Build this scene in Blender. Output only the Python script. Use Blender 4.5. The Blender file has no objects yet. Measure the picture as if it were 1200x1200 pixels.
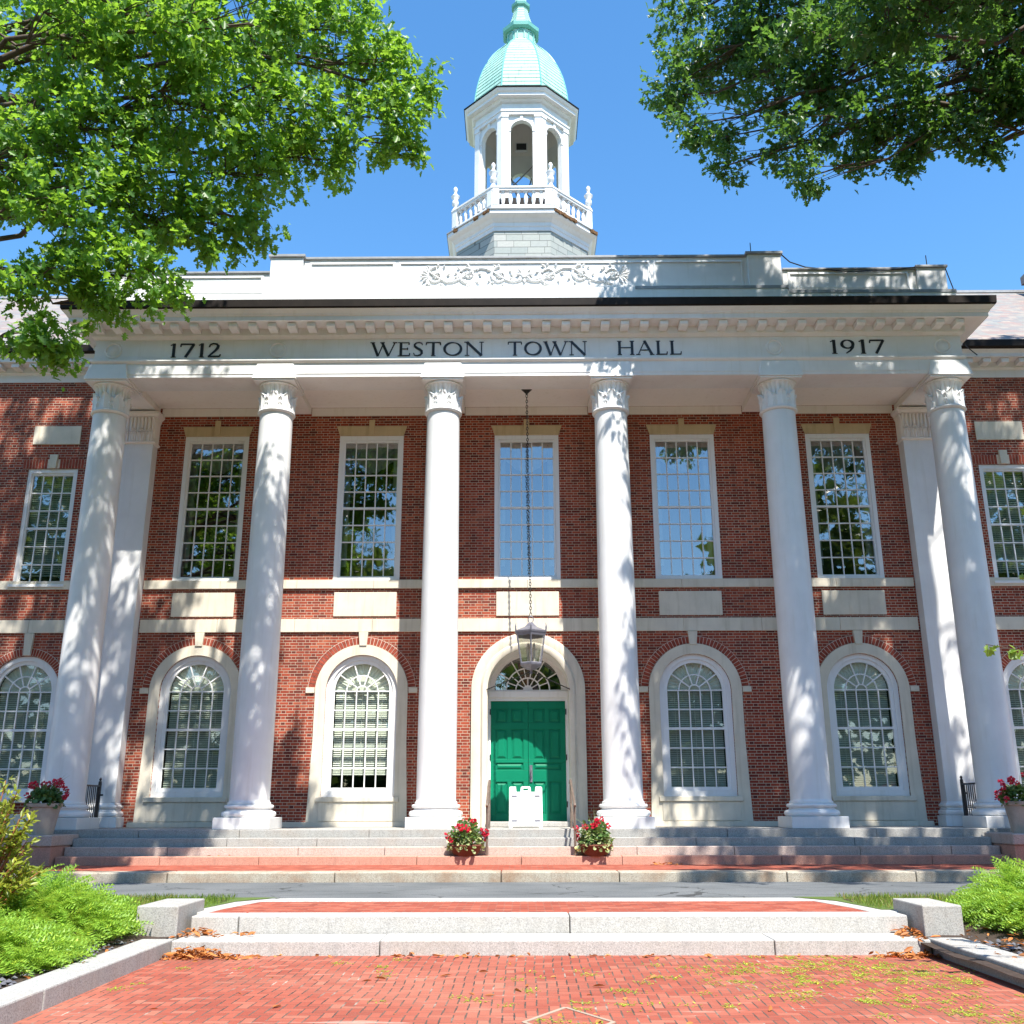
import bpy, bmesh, math, random
import numpy as np
from mathutils import Vector, Matrix

C = bpy.context.scene.collection
SC = bpy.context.scene
PI = math.pi
rad = math.radians

# ------------------------------------------------------------------ camera
yaw, pitch, roll = rad(-0.4676), rad(16.5528), rad(-0.1212)
fw = Vector((math.sin(yaw)*math.cos(pitch), math.cos(yaw)*math.cos(pitch), math.sin(pitch)))
rt = Vector((math.cos(yaw), -math.sin(yaw), 0)); up = rt.cross(fw)
rt2 = rt*math.cos(roll) + up*math.sin(roll); up2 = up*math.cos(roll) - rt*math.sin(roll)
cd = bpy.data.cameras.new('camera'); cam = bpy.data.objects.new('camera', cd); C.objects.link(cam)
cam.matrix_world = Matrix(((rt2.x, up2.x, -fw.x, -0.1822), (rt2.y, up2.y, -fw.y, -22.1735), (rt2.z, up2.z, -fw.z, 0.4148), (0, 0, 0, 1)))
cd.sensor_width = 36; cd.lens = 35.02; cd.clip_start = 0.1; cd.clip_end = 3000
SC.camera = cam

# ------------------------------------------------------------------ light
SUN_EL, SUN_TAN = rad(59.8), 0.38            # 60 degrees up, a little to the right of the facade's axis
az = math.atan2(SUN_TAN, -1)
sdir = Vector((math.sin(az)*math.cos(SUN_EL), math.cos(az)*math.cos(SUN_EL), math.sin(SUN_EL)))
w = bpy.data.worlds.new('World'); SC.world = w; w.use_nodes = True
wn = w.node_tree; bg = wn.nodes['Background']
sky = wn.nodes.new('ShaderNodeTexSky'); sky.sky_type = 'NISHITA'; sky.sun_disc = False
sky.sun_elevation = SUN_EL; sky.sun_rotation = az; sky.air_density = 1.0; sky.dust_density = 0.2; sky.ozone_density = 1.2
sky.altitude = 50
hs = wn.nodes.new('ShaderNodeHueSaturation'); hs.inputs['Saturation'].default_value = 1.27; hs.inputs['Hue'].default_value = 0.497
wn.links.new(sky.outputs[0], hs.inputs['Color']); wn.links.new(hs.outputs[0], bg.inputs['Color']); bg.inputs['Strength'].default_value = 0.15
sl = bpy.data.lights.new('sun', 'SUN'); sl.energy = 5.0; sl.angle = rad(0.5); sl.color = (1.0, 0.95, 0.87)
so = bpy.data.objects.new('sun', sl); C.objects.link(so); so.rotation_euler = sdir.to_track_quat('Z', 'Y').to_euler(); so.location = (12, -30, 50)
SC.view_settings.view_transform = 'Standard'; SC.view_settings.look = 'None'
SC.view_settings.exposure = 1.08; SC.view_settings.gamma = 1.0

# ------------------------------------------------------------------ node helpers
class S:
    def __init__(s, m, k): s.m = m; s.k = k
    def _o(s, op, b=None, c=None): return s.m.math(op, s, b, c)
    def __add__(s, b): return s._o('ADD', b)
    def __sub__(s, b): return s._o('SUBTRACT', b)
    def __mul__(s, b): return s._o('MULTIPLY', b)
    def __truediv__(s, b): return s._o('DIVIDE', b)
    def floor(s): return s._o('FLOOR')
    def frac(s): return s._o('FRACT')
    def lt(s, b): return s._o('LESS_THAN', b)
    def gt(s, b): return s._o('GREATER_THAN', b)
    def mod(s, b): return s._o('FLOORED_MODULO', b)
    def mn(s, b): return s._o('MINIMUM', b)
    def mx(s, b): return s._o('MAXIMUM', b)

class Mat:
    def __init__(s, name, rough=0.6, spec=0.3):
        s.mat = bpy.data.materials.new(name); s.mat.use_nodes = True; s.nt = s.mat.node_tree
        s.b = s.nt.nodes['Principled BSDF']; s.out = s.nt.nodes['Material Output']
        s.b.inputs['Roughness'].default_value = rough; s.b.inputs['Specular IOR Level'].default_value = spec
        s.tc = s.nt.nodes.new('ShaderNodeTexCoord')
    def node(s, t, **k):
        n = s.nt.nodes.new(t)
        for a, v in k.items(): setattr(n, a, v)
        return n
    def put(s, sock, v):
        if isinstance(v, S): s.nt.links.new(v.k, sock)
        elif isinstance(v, (int, float)): sock.default_value = v
        elif isinstance(v, (tuple, list)): sock.default_value = tuple(v) + ((1,) if len(v) == 3 and len(sock.default_value) == 4 else ())
        else: s.nt.links.new(v, sock)
    def math(s, op, a, b=None, c=None):
        n = s.node('ShaderNodeMath', operation=op)
        for i, v in enumerate((a, b, c)):
            if v is not None: s.put(n.inputs[i], v)
        return S(s, n.outputs[0])
    def xyz(s, kind='Object'):
        n = s.node('ShaderNodeSeparateXYZ'); s.nt.links.new(s.tc.outputs[kind], n.inputs[0])
        return [S(s, n.outputs[i]) for i in range(3)]
    def vec(s, x, y, z):
        n = s.node('ShaderNodeCombineXYZ')
        for i, v in enumerate((x, y, z)): s.put(n.inputs[i], v)
        return S(s, n.outputs[0])
    def white(s, x, y, z=0.0):
        n = s.node('ShaderNodeTexWhiteNoise', noise_dimensions='3D'); s.put(n.inputs['Vector'], s.vec(x, y, z))
        return S(s, n.outputs['Value'])
    def noise(s, scale, detail=3, rough=0.55, vec=None, stretch=None):
        n = s.node('ShaderNodeTexNoise'); n.inputs['Scale'].default_value = scale; n.inputs['Detail'].default_value = detail
        n.inputs['Roughness'].default_value = rough
        v = vec if vec is not None else S(s, s.tc.outputs['Object'])
        if stretch:
            m = s.node('ShaderNodeMapping'); s.put(m.inputs['Vector'], v); m.inputs['Scale'].default_value = stretch; v = S(s, m.outputs[0])
        s.put(n.inputs['Vector'], v)
        return S(s, n.outputs['Fac'])
    def ramp(s, fac, stops, interp='LINEAR'):
        n = s.node('ShaderNodeValToRGB'); s.put(n.inputs[0], fac); cr = n.color_ramp; cr.interpolation = interp
        while len(cr.elements) < len(stops): cr.elements.new(0.5)
        for e, (p, c) in zip(cr.elements, stops):
            e.position = p; e.color = (c if isinstance(c, (tuple, list)) else (c, c, c)) + ((1,) if not isinstance(c, (tuple, list)) or len(c) == 3 else ()) if isinstance(c, tuple) else (c, c, c, 1)
        return S(s, n.outputs[0])
    def mix(s, fac, a, b, mode='MIX'):
        n = s.node('ShaderNodeMix', data_type='RGBA', blend_type=mode)
        s.put(n.inputs[0], fac); s.put(n.inputs[6], a); s.put(n.inputs[7], b)
        return S(s, n.outputs[2])
    def color(s, v): s.put(s.b.inputs['Base Color'], v)
    def bump(s, h, strength=0.3, dist=0.01):
        n = s.node('ShaderNodeBump'); n.inputs['Strength'].default_value = strength; n.inputs['Distance'].default_value = dist
        s.put(n.inputs['Height'], h); s.nt.links.new(n.outputs[0], s.b.inputs['Normal'])

def simple(name, col, rough=0.6, spec=0.3, var=0.12, scale=6, metal=0.0, bump=0.0):
    m = Mat(name, rough, spec); n = m.noise(scale, 4)
    a = tuple(c*(1-var) for c in col); b = tuple(min(1, c*(1+var)) for c in col)
    m.color(m.ramp(n, [(0.3, a), (0.7, b)])); m.b.inputs['Metallic'].default_value = metal
    if bump: m.bump(n, bump)
    return m.mat

def paint(name, col, streak=0.12):
    m = Mat(name, 0.45, 0.35)
    n = m.noise(1.3, 5); s2 = m.noise(3.0, 4, stretch=(3, 3, 0.25))
    c = m.mix(m.ramp(n, [(0.35, 0.0), (0.75, 1.0)]), tuple(col), tuple(x*(1-streak) for x in col))
    c = m.mix(m.ramp(s2, [(0.55, 0.0), (0.8, 0.55)]), c, (col[0]*0.80, col[1]*0.78, col[2]*0.72))
    m.color(c); m.bump(m.noise(40, 3), 0.08, 0.004)
    return m.mat

def flemish(name, tone=1.0, mort=(0.56, 0.46, 0.35)):
    m = Mat(name, 0.85, 0.2); x, y, z = m.xyz()
    h, P = 0.068, 0.322
    row = (z/h).floor(); par = row.mod(2)
    wob = m.noise(0.8, 2)*0.012
    u0 = (x + par*(P/2) + wob)/P; u = u0.frac()*P; col = u0.floor(); v = (z/h).frac()*h
    hdr = u.gt(0.216)
    mort_m = u.lt(0.011).mx(v.lt(0.012)).mx(hdr*u.lt(0.226))
    idv = m.white(row, col*2.0 + hdr, 3.1); id2 = m.white(row, col*2.0 + hdr, 9.7)
    t = tone
    c = m.ramp(idv, [(0.0, (0.12*t, 0.024*t, 0.017*t)), (0.2, (0.22*t, 0.036*t, 0.021*t)), (0.55, (0.31*t, 0.052*t, 0.027*t)), (0.85, (0.38*t, 0.070*t, 0.034*t)), (1.0, (0.43*t, 0.110*t, 0.055*t))])
    c = m.mix(hdr*0.25, c, (0.10*t, 0.026*t, 0.022*t))
    fine = m.noise(30, 4)
    c = m.mix(m.ramp(fine, [(0.4, 0.0), (0.8, 0.30)]), c, (0.10, 0.045, 0.035))
    big = m.noise(0.7, 4)
    mc = m.mix(m.ramp(big, [(0.3, 0.0), (0.7, 1.0)]), mort, tuple(q*0.72 for q in mort))
    c = m.mix(mort_m, c, mc)
    c = m.mix(m.ramp(big, [(0.5, 0.0), (0.85, 0.25)]), c, (0.16, 0.06, 0.045))
    c = m.mix(m.ramp(m.noise(1.6, 5, stretch=(3, 3, 0.22)), [(0.52, 0.0), (0.76, 0.38)]), c, (0.11, 0.045, 0.035))
    c = m.mix(m.ramp(m.noise(1.1, 4, 0.6), [(0.58, 0.0), (0.72, 0.22)]), c, (0.48, 0.20, 0.12))
    m.color(c)
    hgt = m.math('SUBTRACT', 1.0, mort_m) + id2*0.35 + fine*0.3
    m.bump(hgt, 0.5, 0.008)
    return m.mat

def stone(name, col, dirt=0.3, scale=2.0, speck=0.1, streak=True):
    m = Mat(name, 0.8, 0.2)
    a = m.noise(scale, 6, 0.6); f = m.noise(60, 2)
    c = m.mix(m.ramp(a, [(0.35, 0.0), (0.75, 1.0)]), tuple(col), tuple(x*(1-dirt) for x in col))
    if streak:
        st = m.noise(2.2, 5, stretch=(4, 4, 0.35))
        c = m.mix(m.ramp(st, [(0.52, 0.0), (0.8, 0.6)]), c, (col[0]*0.62, col[1]*0.60, col[2]*0.52))
    c = m.mix(m.ramp(f, [(0.3, speck), (0.6, 0.0)]), c, tuple(x*0.5 for x in col))
    m.color(c); m.bump(f, 0.15, 0.004)
    return m.mat

def granite(name, col, speck=0.5, warm=(0.35, 0.24, 0.15), stain=0.35):
    m = Mat(name, 0.75, 0.3)
    v = m.node('ShaderNodeTexVoronoi'); v.inputs['Scale'].default_value = 130; m.nt.links.new(m.tc.outputs['Object'], v.inputs['Vector'])
    sp = m.node('ShaderNodeSeparateColor'); m.nt.links.new(v.outputs['Color'], sp.inputs[0])
    a = S(m, sp.outputs[0])
    c = m.ramp(a, [(0.0, tuple(x*(1-speck) for x in col)), (0.25, tuple(x*0.85 for x in col)), (0.6, tuple(col)), (1.0, tuple(min(0.9, x*1.2) for x in col))])
    big = m.noise(1.7, 6, 0.65)
    c = m.mix(m.ramp(big, [(0.45, 0.0), (0.8, stain)]), c, tuple(warm))
    st = m.noise(5.0, 5, stretch=(3, 3, 0.5))
    c = m.mix(m.ramp(st, [(0.5, 0.0), (0.85, 0.55)]), c, tuple(x*0.55 for x in col))
    m.color(c); m.bump(m.noise(55, 4), 0.35, 0.006)
    return m.mat

def herringbone(name):
    m = Mat(name, 0.85, 0.2); x, y, z = m.xyz()
    s = 0.094
    wx = m.noise(0.6, 2)*0.10; wy = m.noise(0.75, 2)*0.10
    X = (x + wx)/s; Y = (y + wy)/s
    i = X.floor(); j = Y.floor(); fx = X - i; fy = Y - j
    k = (i - j).mod(4)
    m1 = k.gt(0.5)*k.lt(1.5); m2 = k.gt(1.5)*k.lt(2.5); hor = k.lt(1.5)
    one = lambda a: m.math('SUBTRACT', 1.0, a)
    du_h = fx + m1; du_v = fy + m2
    lu = hor*du_h + one(hor)*du_v; lv = hor*fy + one(hor)*fx
    eu = lu.mn(m.math('SUBTRACT', 2.0, lu)); ev = lv.mn(one(lv))
    jit = m.noise(9.0, 2)*0.05
    thr_long = one(hor)*0.085 + hor*0.035               # joints that run away from the viewer are open and dark
    joint = (ev - jit + 0.025).lt(thr_long).mx((eu - jit + 0.025).lt(0.04))
    bi = i - m1; bj = j - m2
    idv = m.white(bi, bj, 2.0)
    c = m.ramp(idv, [(0.0, (0.25, 0.057, 0.036)), (0.5, (0.30, 0.074, 0.046)), (0.85, (0.335, 0.092, 0.058)), (1.0, (0.37, 0.13, 0.085))])
    f = m.noise(45, 4)
    c = m.mix(m.ramp(f, [(0.45, 0.0), (0.8, 0.35)]), c, (0.25, 0.10, 0.07))
    big = m.noise(0.55, 5)
    c = m.mix(m.ramp(big, [(0.45, 0.0), (0.75, 0.5)]), c, (0.42, 0.19, 0.13))
    c = m.mix(m.ramp(m.noise(1.3, 6, 0.65), [(0.52, 0.0), (0.78, 0.55)]), c, (0.17, 0.085, 0.06))
    jr = m.white(bi, bj, 7.0)
    jc = m.ramp(m.noise(3.0, 3), [(0.35, (0.06, 0.045, 0.038)), (0.60, (0.13, 0.09, 0.07)), (0.72, (0.40, 0.33, 0.27))])
    pale = m.noise(1.6, 5, stretch=(0.6, 3.0, 1))
    c = m.mix(joint, c, jc)
    c = m.mix(m.ramp(pale, [(0.66, 0.0), (0.74, 0.5)]), c, (0.50, 0.40, 0.33))
    m.color(c); m.bump(one(joint) + f*0.35 + jr*0.4, 0.5, 0.010)
    return m.mat

def runbrick(name, along=0.205, across=0.105):
    m = Mat(name, 0.85, 0.2); x, y, z = m.xyz()
    row = (y/across).floor(); u0 = x/along + row.mod(2)*0.5; u = u0.frac(); v = (y/across).frac()
    jm = u.lt(0.05).mx(v.lt(0.09)); idv = m.white(row, u0.floor(), 1.0)
    c = m.ramp(idv, [(0.0, (0.21, 0.045, 0.028)), (0.6, (0.31, 0.066, 0.038)), (1.0, (0.37, 0.12, 0.075))])
    f = m.noise(40, 4); c = m.mix(m.ramp(f, [(0.45, 0.0), (0.8, 0.35)]), c, (0.25, 0.10, 0.07))
    c = m.mix(jm*0.8, c, (0.22, 0.13, 0.10)); m.color(c); m.bump(m.math('SUBTRACT', 1.0, jm) + f*0.3, 0.4, 0.008)
    return m.mat

def slates(name, cols, h=0.17, wdt=0.27, axis='x', edge=0.35):
    m = Mat(name, 0.65, 0.35); x, y, z = m.xyz()
    a = x if axis == 'x' else x + y*0.7
    row = (z/h).floor(); u0 = (a/wdt + m.white(row, 0.0, 5.0)); u = u0.frac(); v = (z/h).frac()
    idv = m.white(row, u0.floor(), 1.0)
    n = len(cols); c = m.ramp(idv, [(i/(n-1), cols[i]) for i in range(n)])
    f = m.noise(14, 5, stretch=(1, 1, 4)); c = m.mix(m.ramp(f, [(0.4, 0.0), (0.75, 0.35)]), c, tuple(q*0.6 for q in cols[0]))
    e = u.lt(0.03).mx(v.lt(0.09)); c = m.mix(e*edge, c, (0.06, 0.06, 0.06)); m.color(c)
    m.bump(v*-1.0 + idv*0.4, 0.5, 0.02)
    return m.mat

def leafmat(name, dark, light, trans, tw=0.42, rough=0.42):
    m = Mat(name, rough, 0.45)
    g = m.node('ShaderNodeNewGeometry'); r = S(m, g.outputs['Random Per Island'])
    c = m.ramp(r, [(0.0, dark), (0.75, light), (0.93, tuple(min(1, q*1.25) for q in light)), (1.0, (light[0]*1.9, light[1]*1.35, light[2]))])
    m.color(c)
    t = m.node('ShaderNodeBsdfTranslucent'); m.put(t.inputs['Color'], m.mix(r, trans, tuple(q*0.75 for q in trans)))
    mx = m.node('ShaderNodeMixShader'); mx.inputs[0].default_value = tw
    m.nt.links.new(m.b.outputs[0], mx.inputs[1]); m.nt.links.new(t.outputs[0], mx.inputs[2]); m.nt.links.new(mx.outputs[0], m.out.inputs['Surface'])
    return m.mat

def glassmat(name, boost=0.10, tint=(0.80, 0.86, 0.84)):
    m = Mat(name)
    tr = m.node('ShaderNodeBsdfTransparent'); tr.inputs[0].default_value = (*tint, 1)
    gl = m.node('ShaderNodeBsdfGlossy'); gl.inputs['Roughness'].default_value = 0.015; gl.inputs['Color'].default_value = (1, 1, 1, 1)
    bp = m.node('ShaderNodeBump'); bp.inputs['Strength'].default_value = 0.06; bp.inputs['Distance'].default_value = 0.01
    m.put(bp.inputs['Height'], m.noise(3.0, 1)); m.nt.links.new(bp.outputs[0], gl.inputs['Normal'])
    lw_ = m.node('ShaderNodeLayerWeight'); lw_.inputs['Blend'].default_value = 0.5
    fac = (m.math('POWER', S(m, lw_.outputs['Facing']), 4.0)*0.85 + (boost+0.075)).mn(1.0)
    mx = m.node('ShaderNodeMixShader'); m.put(mx.inputs[0], fac)
    m.nt.links.new(tr.outputs[0], mx.inputs[1]); m.nt.links.new(gl.outputs[0], mx.inputs[2]); m.nt.links.new(mx.outputs[0], m.out.inputs['Surface'])
    return m.mat

M = {}
M['brick'] = flemish('red_brick')
M['brick_arch'] = simple('arch_brick', (0.29, 0.065, 0.040), 0.85, 0.2, 0.35, 9, bump=0.3)
M['mortar'] = simple('mortar', (0.66, 0.57, 0.47), 0.9, 0.1, 0.15, 12)
M['paint'] = paint('white_paint', (0.80, 0.80, 0.79))
M['soffit'] = paint('soffit_bounce_paint', (0.85, 0.81, 0.76), 0.04)  # white lightened and warmed: light bounced off the brick put into the colour
M['trim'] = paint('window_paint', (0.80, 0.80, 0.79), 0.05)
M['limestone'] = stone('buff_limestone', (0.72, 0.66, 0.54), 0.16)
M['warmstone'] = stone('warm_lintel_stone', (0.60, 0.47, 0.28), 0.2)
M['granite'] = granite('grey_granite', (0.36, 0.355, 0.335), 0.4)
M['granite_light'] = granite('light_granite', (0.44, 0.43, 0.405), 0.4, (0.33, 0.28, 0.20), 0.4)
M['granite_pink'] = granite('pink_granite', (0.50, 0.40, 0.35), 0.45)
M['granite_red'] = granite('red_stained_granite', (0.50, 0.27, 0.20), 0.35, (0.40, 0.16, 0.10))
M['kerb'] = granite('kerb_granite', (0.40, 0.36, 0.29), 0.5, (0.24, 0.11, 0.04), 0.9)
M['plaza'] = herringbone('herringbone_brick')
M['walk'] = runbrick('walk_brick')
M['black'] = simple('black_metal', (0.015, 0.015, 0.017), 0.4, 0.5, 0.2)
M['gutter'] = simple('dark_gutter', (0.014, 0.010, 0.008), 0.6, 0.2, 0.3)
M['lead'] = simple('lead_grey', (0.30, 0.31, 0.32), 0.5, 0.4, 0.15)
M['letter'] = simple('black_letter', (0.012, 0.012, 0.014), 0.4, 0.4, 0.1)
def copper(name, col):
    m = Mat(name, 0.6, 0.25); a = m.noise(1.8, 6, .65); st = m.noise(4.0, 5, .6, stretch=(3,3,.22))
    c = m.mix(m.ramp(a, [(.35,0.0),(.7,1.0)]), tuple(col), (col[0]*.78, col[1]*.90, col[2]*.92))
    c = m.mix(m.ramp(st, [(.52,0.0),(.74,.75)]), c, (col[0]*.42, col[1]*.50, col[2]*.50))
    c = m.mix(m.ramp(m.noise(7,4), [(.66,0.0),(.76,.6)]), c, (.13,.09,.05)); m.color(c); return m.mat
M['copper'] = copper('verdigris_copper', (0.38, 0.60, 0.51))
M['copper2'] = paint('verdigris_copper_deep', (0.17, 0.47, 0.42), 0.18)
M['slate'] = slates('roof_slate', [(0.20, 0.195, 0.19), (0.27, 0.19, 0.17), (0.22, 0.23, 0.215), (0.31, 0.26, 0.22), (0.17, 0.18, 0.19)], 0.13, 0.25)
M['shingle'] = slates('grey_shingles', [(0.30, 0.33, 0.31), (0.36, 0.38, 0.35), (0.26, 0.30, 0.29), (0.42, 0.42, 0.39)], 0.235, 0.55, 'xy', 0.7)
M['green'] = paint('green_door_paint', (0.004, 0.205, 0.110), 0.16); M['green'].node_tree.nodes['Principled BSDF'].inputs['Specular IOR Level'].default_value = 0.15
M['glass'] = glassmat('window_glass', 0.16)
M['glass2'] = glassmat('lower_window_glass', 0.05, (0.9, 0.94, 0.92))
M['lampglass'] = glassmat('lantern_glass', 0.12, (0.86, 0.86, 0.84))
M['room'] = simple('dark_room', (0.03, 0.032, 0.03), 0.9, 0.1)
M['blind'] = simple('blind_slats', (0.48, 0.52, 0.43), 0.7, 0.2, 0.08)
M['blind_pale_sunlit'] = simple('pale_sunlit_blind', (0.70, 0.72, 0.62), 0.7, 0.2, 0.06)  # slat colour lightened for sunlight on one window; the pale fan shades share it
M['curtain'] = simple('grey_curtain', (0.26, 0.28, 0.26), 0.9, 0.1, 0.15)
def asphalt():
    m = Mat('grey_asphalt', .85, .25); a = m.noise(.8, 5); f = m.noise(45, 3); w_ = m.noise(1.5, 3)
    c = m.mix(m.ramp(a, [(.35,0.0),(.7,1.0)]), (.165,.175,.18), (.105,.115,.12)); c = m.mix(m.ramp(f, [(.3,.6),(.6,0.0)]), c, (.05,.05,.05))
    v = m.node('ShaderNodeTexVoronoi', feature='DISTANCE_TO_EDGE'); v.inputs['Scale'].default_value = .55
    vx, vy, vz = m.xyz(); m.put(v.inputs['Vector'], m.vec(vx+w_*.9, vy*1.6+w_*.7, 0.0))
    c = m.mix(S(m, v.outputs['Distance']).lt(.010)*.75, c, (.03,.03,.03)); m.color(c); m.bump(f, .3, .006); return m.mat
M['asphalt'] = asphalt()
M['soil'] = stone('dark_mulch', (0.07, 0.05, 0.04), 0.5, 9.0, 0.6, False)
M['lawn'] = stone('lawn_green', (0.10, 0.15, 0.035), 0.3, 3.0, 0.4, False)
M['bark'] = stone('grey_bark', (0.13, 0.10, 0.075), 0.5, 6.0, 0.5)
M['leafL'] = leafmat('oak_leaf_sunlit', (0.040, 0.130, 0.016), (0.100, 0.225, 0.026), (0.36, 0.62, 0.05), 0.48)  # oak leaf with sunlight put into its lighter greens
M['leafR'] = leafmat('oak_leaf_shaded', (0.018, 0.066, 0.018), (0.052, 0.128, 0.026), (0.20, 0.40, 0.05), 0.38)  # darker copy of the oak leaf, backlit shade put into its greens
M['leafB'] = leafmat('far_leaf', (0.03, 0.07, 0.012), (0.08, 0.14, 0.025), (0.22, 0.32, 0.04), 0.3)
M['juniper'] = leafmat('juniper_green', (0.10, 0.22, 0.02), (0.25, 0.43, 0.045), (0.58, 0.80, 0.09), 0.38, 0.5)
M['azalea'] = leafmat('azalea_leaf', (0.10, 0.15, 0.02), (0.26, 0.30, 0.035), (0.55, 0.60, 0.08), 0.35)
M['grass'] = leafmat('grass_blade', (0.10, 0.20, 0.02), (0.22, 0.33, 0.05), (0.45, 0.60, 0.08), 0.35)
M['weed'] = leafmat('joint_weed', (0.16, 0.24, 0.02), (0.36, 0.44, 0.05), (0.6, 0.7, 0.1), 0.3)
M['drygrass'] = leafmat('dry_grass', (0.30, 0.24, 0.08), (0.40, 0.33, 0.12), (0.45, 0.40, 0.12), 0.3)
M['litter'] = leafmat('dead_leaf', (0.28, 0.085, 0.02), (0.50, 0.19, 0.05), (0.5, 0.2, 0.05), 0.2, 0.6)
M['stem'] = simple('red_stem', (0.30, 0.10, 0.05), 0.7)
M['potleaf'] = leafmat('geranium_leaf', (0.03, 0.09, 0.02), (0.09, 0.17, 0.05), (0.25, 0.40, 0.08), 0.35)
M['potleaf_pale'] = leafmat('pale_trailing_leaf', (0.16, 0.22, 0.07), (0.40, 0.46, 0.22), (0.45, 0.55, 0.2), 0.3)
M['petal'] = leafmat('red_petal', (0.45, 0.012, 0.03), (0.66, 0.03, 0.075), (0.8, 0.06, 0.12), 0.3)
M['potstone'] = stone('cast_stone_pot', (0.46, 0.40, 0.34), 0.35, 3.0, 0.2)
M['terracotta'] = stone('terracotta', (0.17, 0.065, 0.04), 0.3, 4.0, 0.2)  # clay in a darker brown, with shadow put into the colour
M['plastic'] = simple('white_plastic', (0.82, 0.82, 0.81), 0.35, 0.5, 0.03)
M['slot'] = simple('grey_slot', (0.10, 0.10, 0.13), 0.5)
M['steel'] = simple('brown_handrail', (0.20, 0.15, 0.12), 0.45, 0.5, 0.2, 8, 0.3)
M['pewter'] = simple('lantern_metal', (0.20, 0.20, 0.24), 0.42, 0.5, 0.15, 8, 0.4)
M['candle'] = simple('candle_tube', (0.75, 0.70, 0.55), 0.5)
M['pebble'] = simple('grey_pebble', (0.12, 0.12, 0.135), 0.6, 0.3, 0.5, 5)
M['joint'] = simple('joint_sand', (0.34, 0.26, 0.20), 0.9, 0.1)

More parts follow.
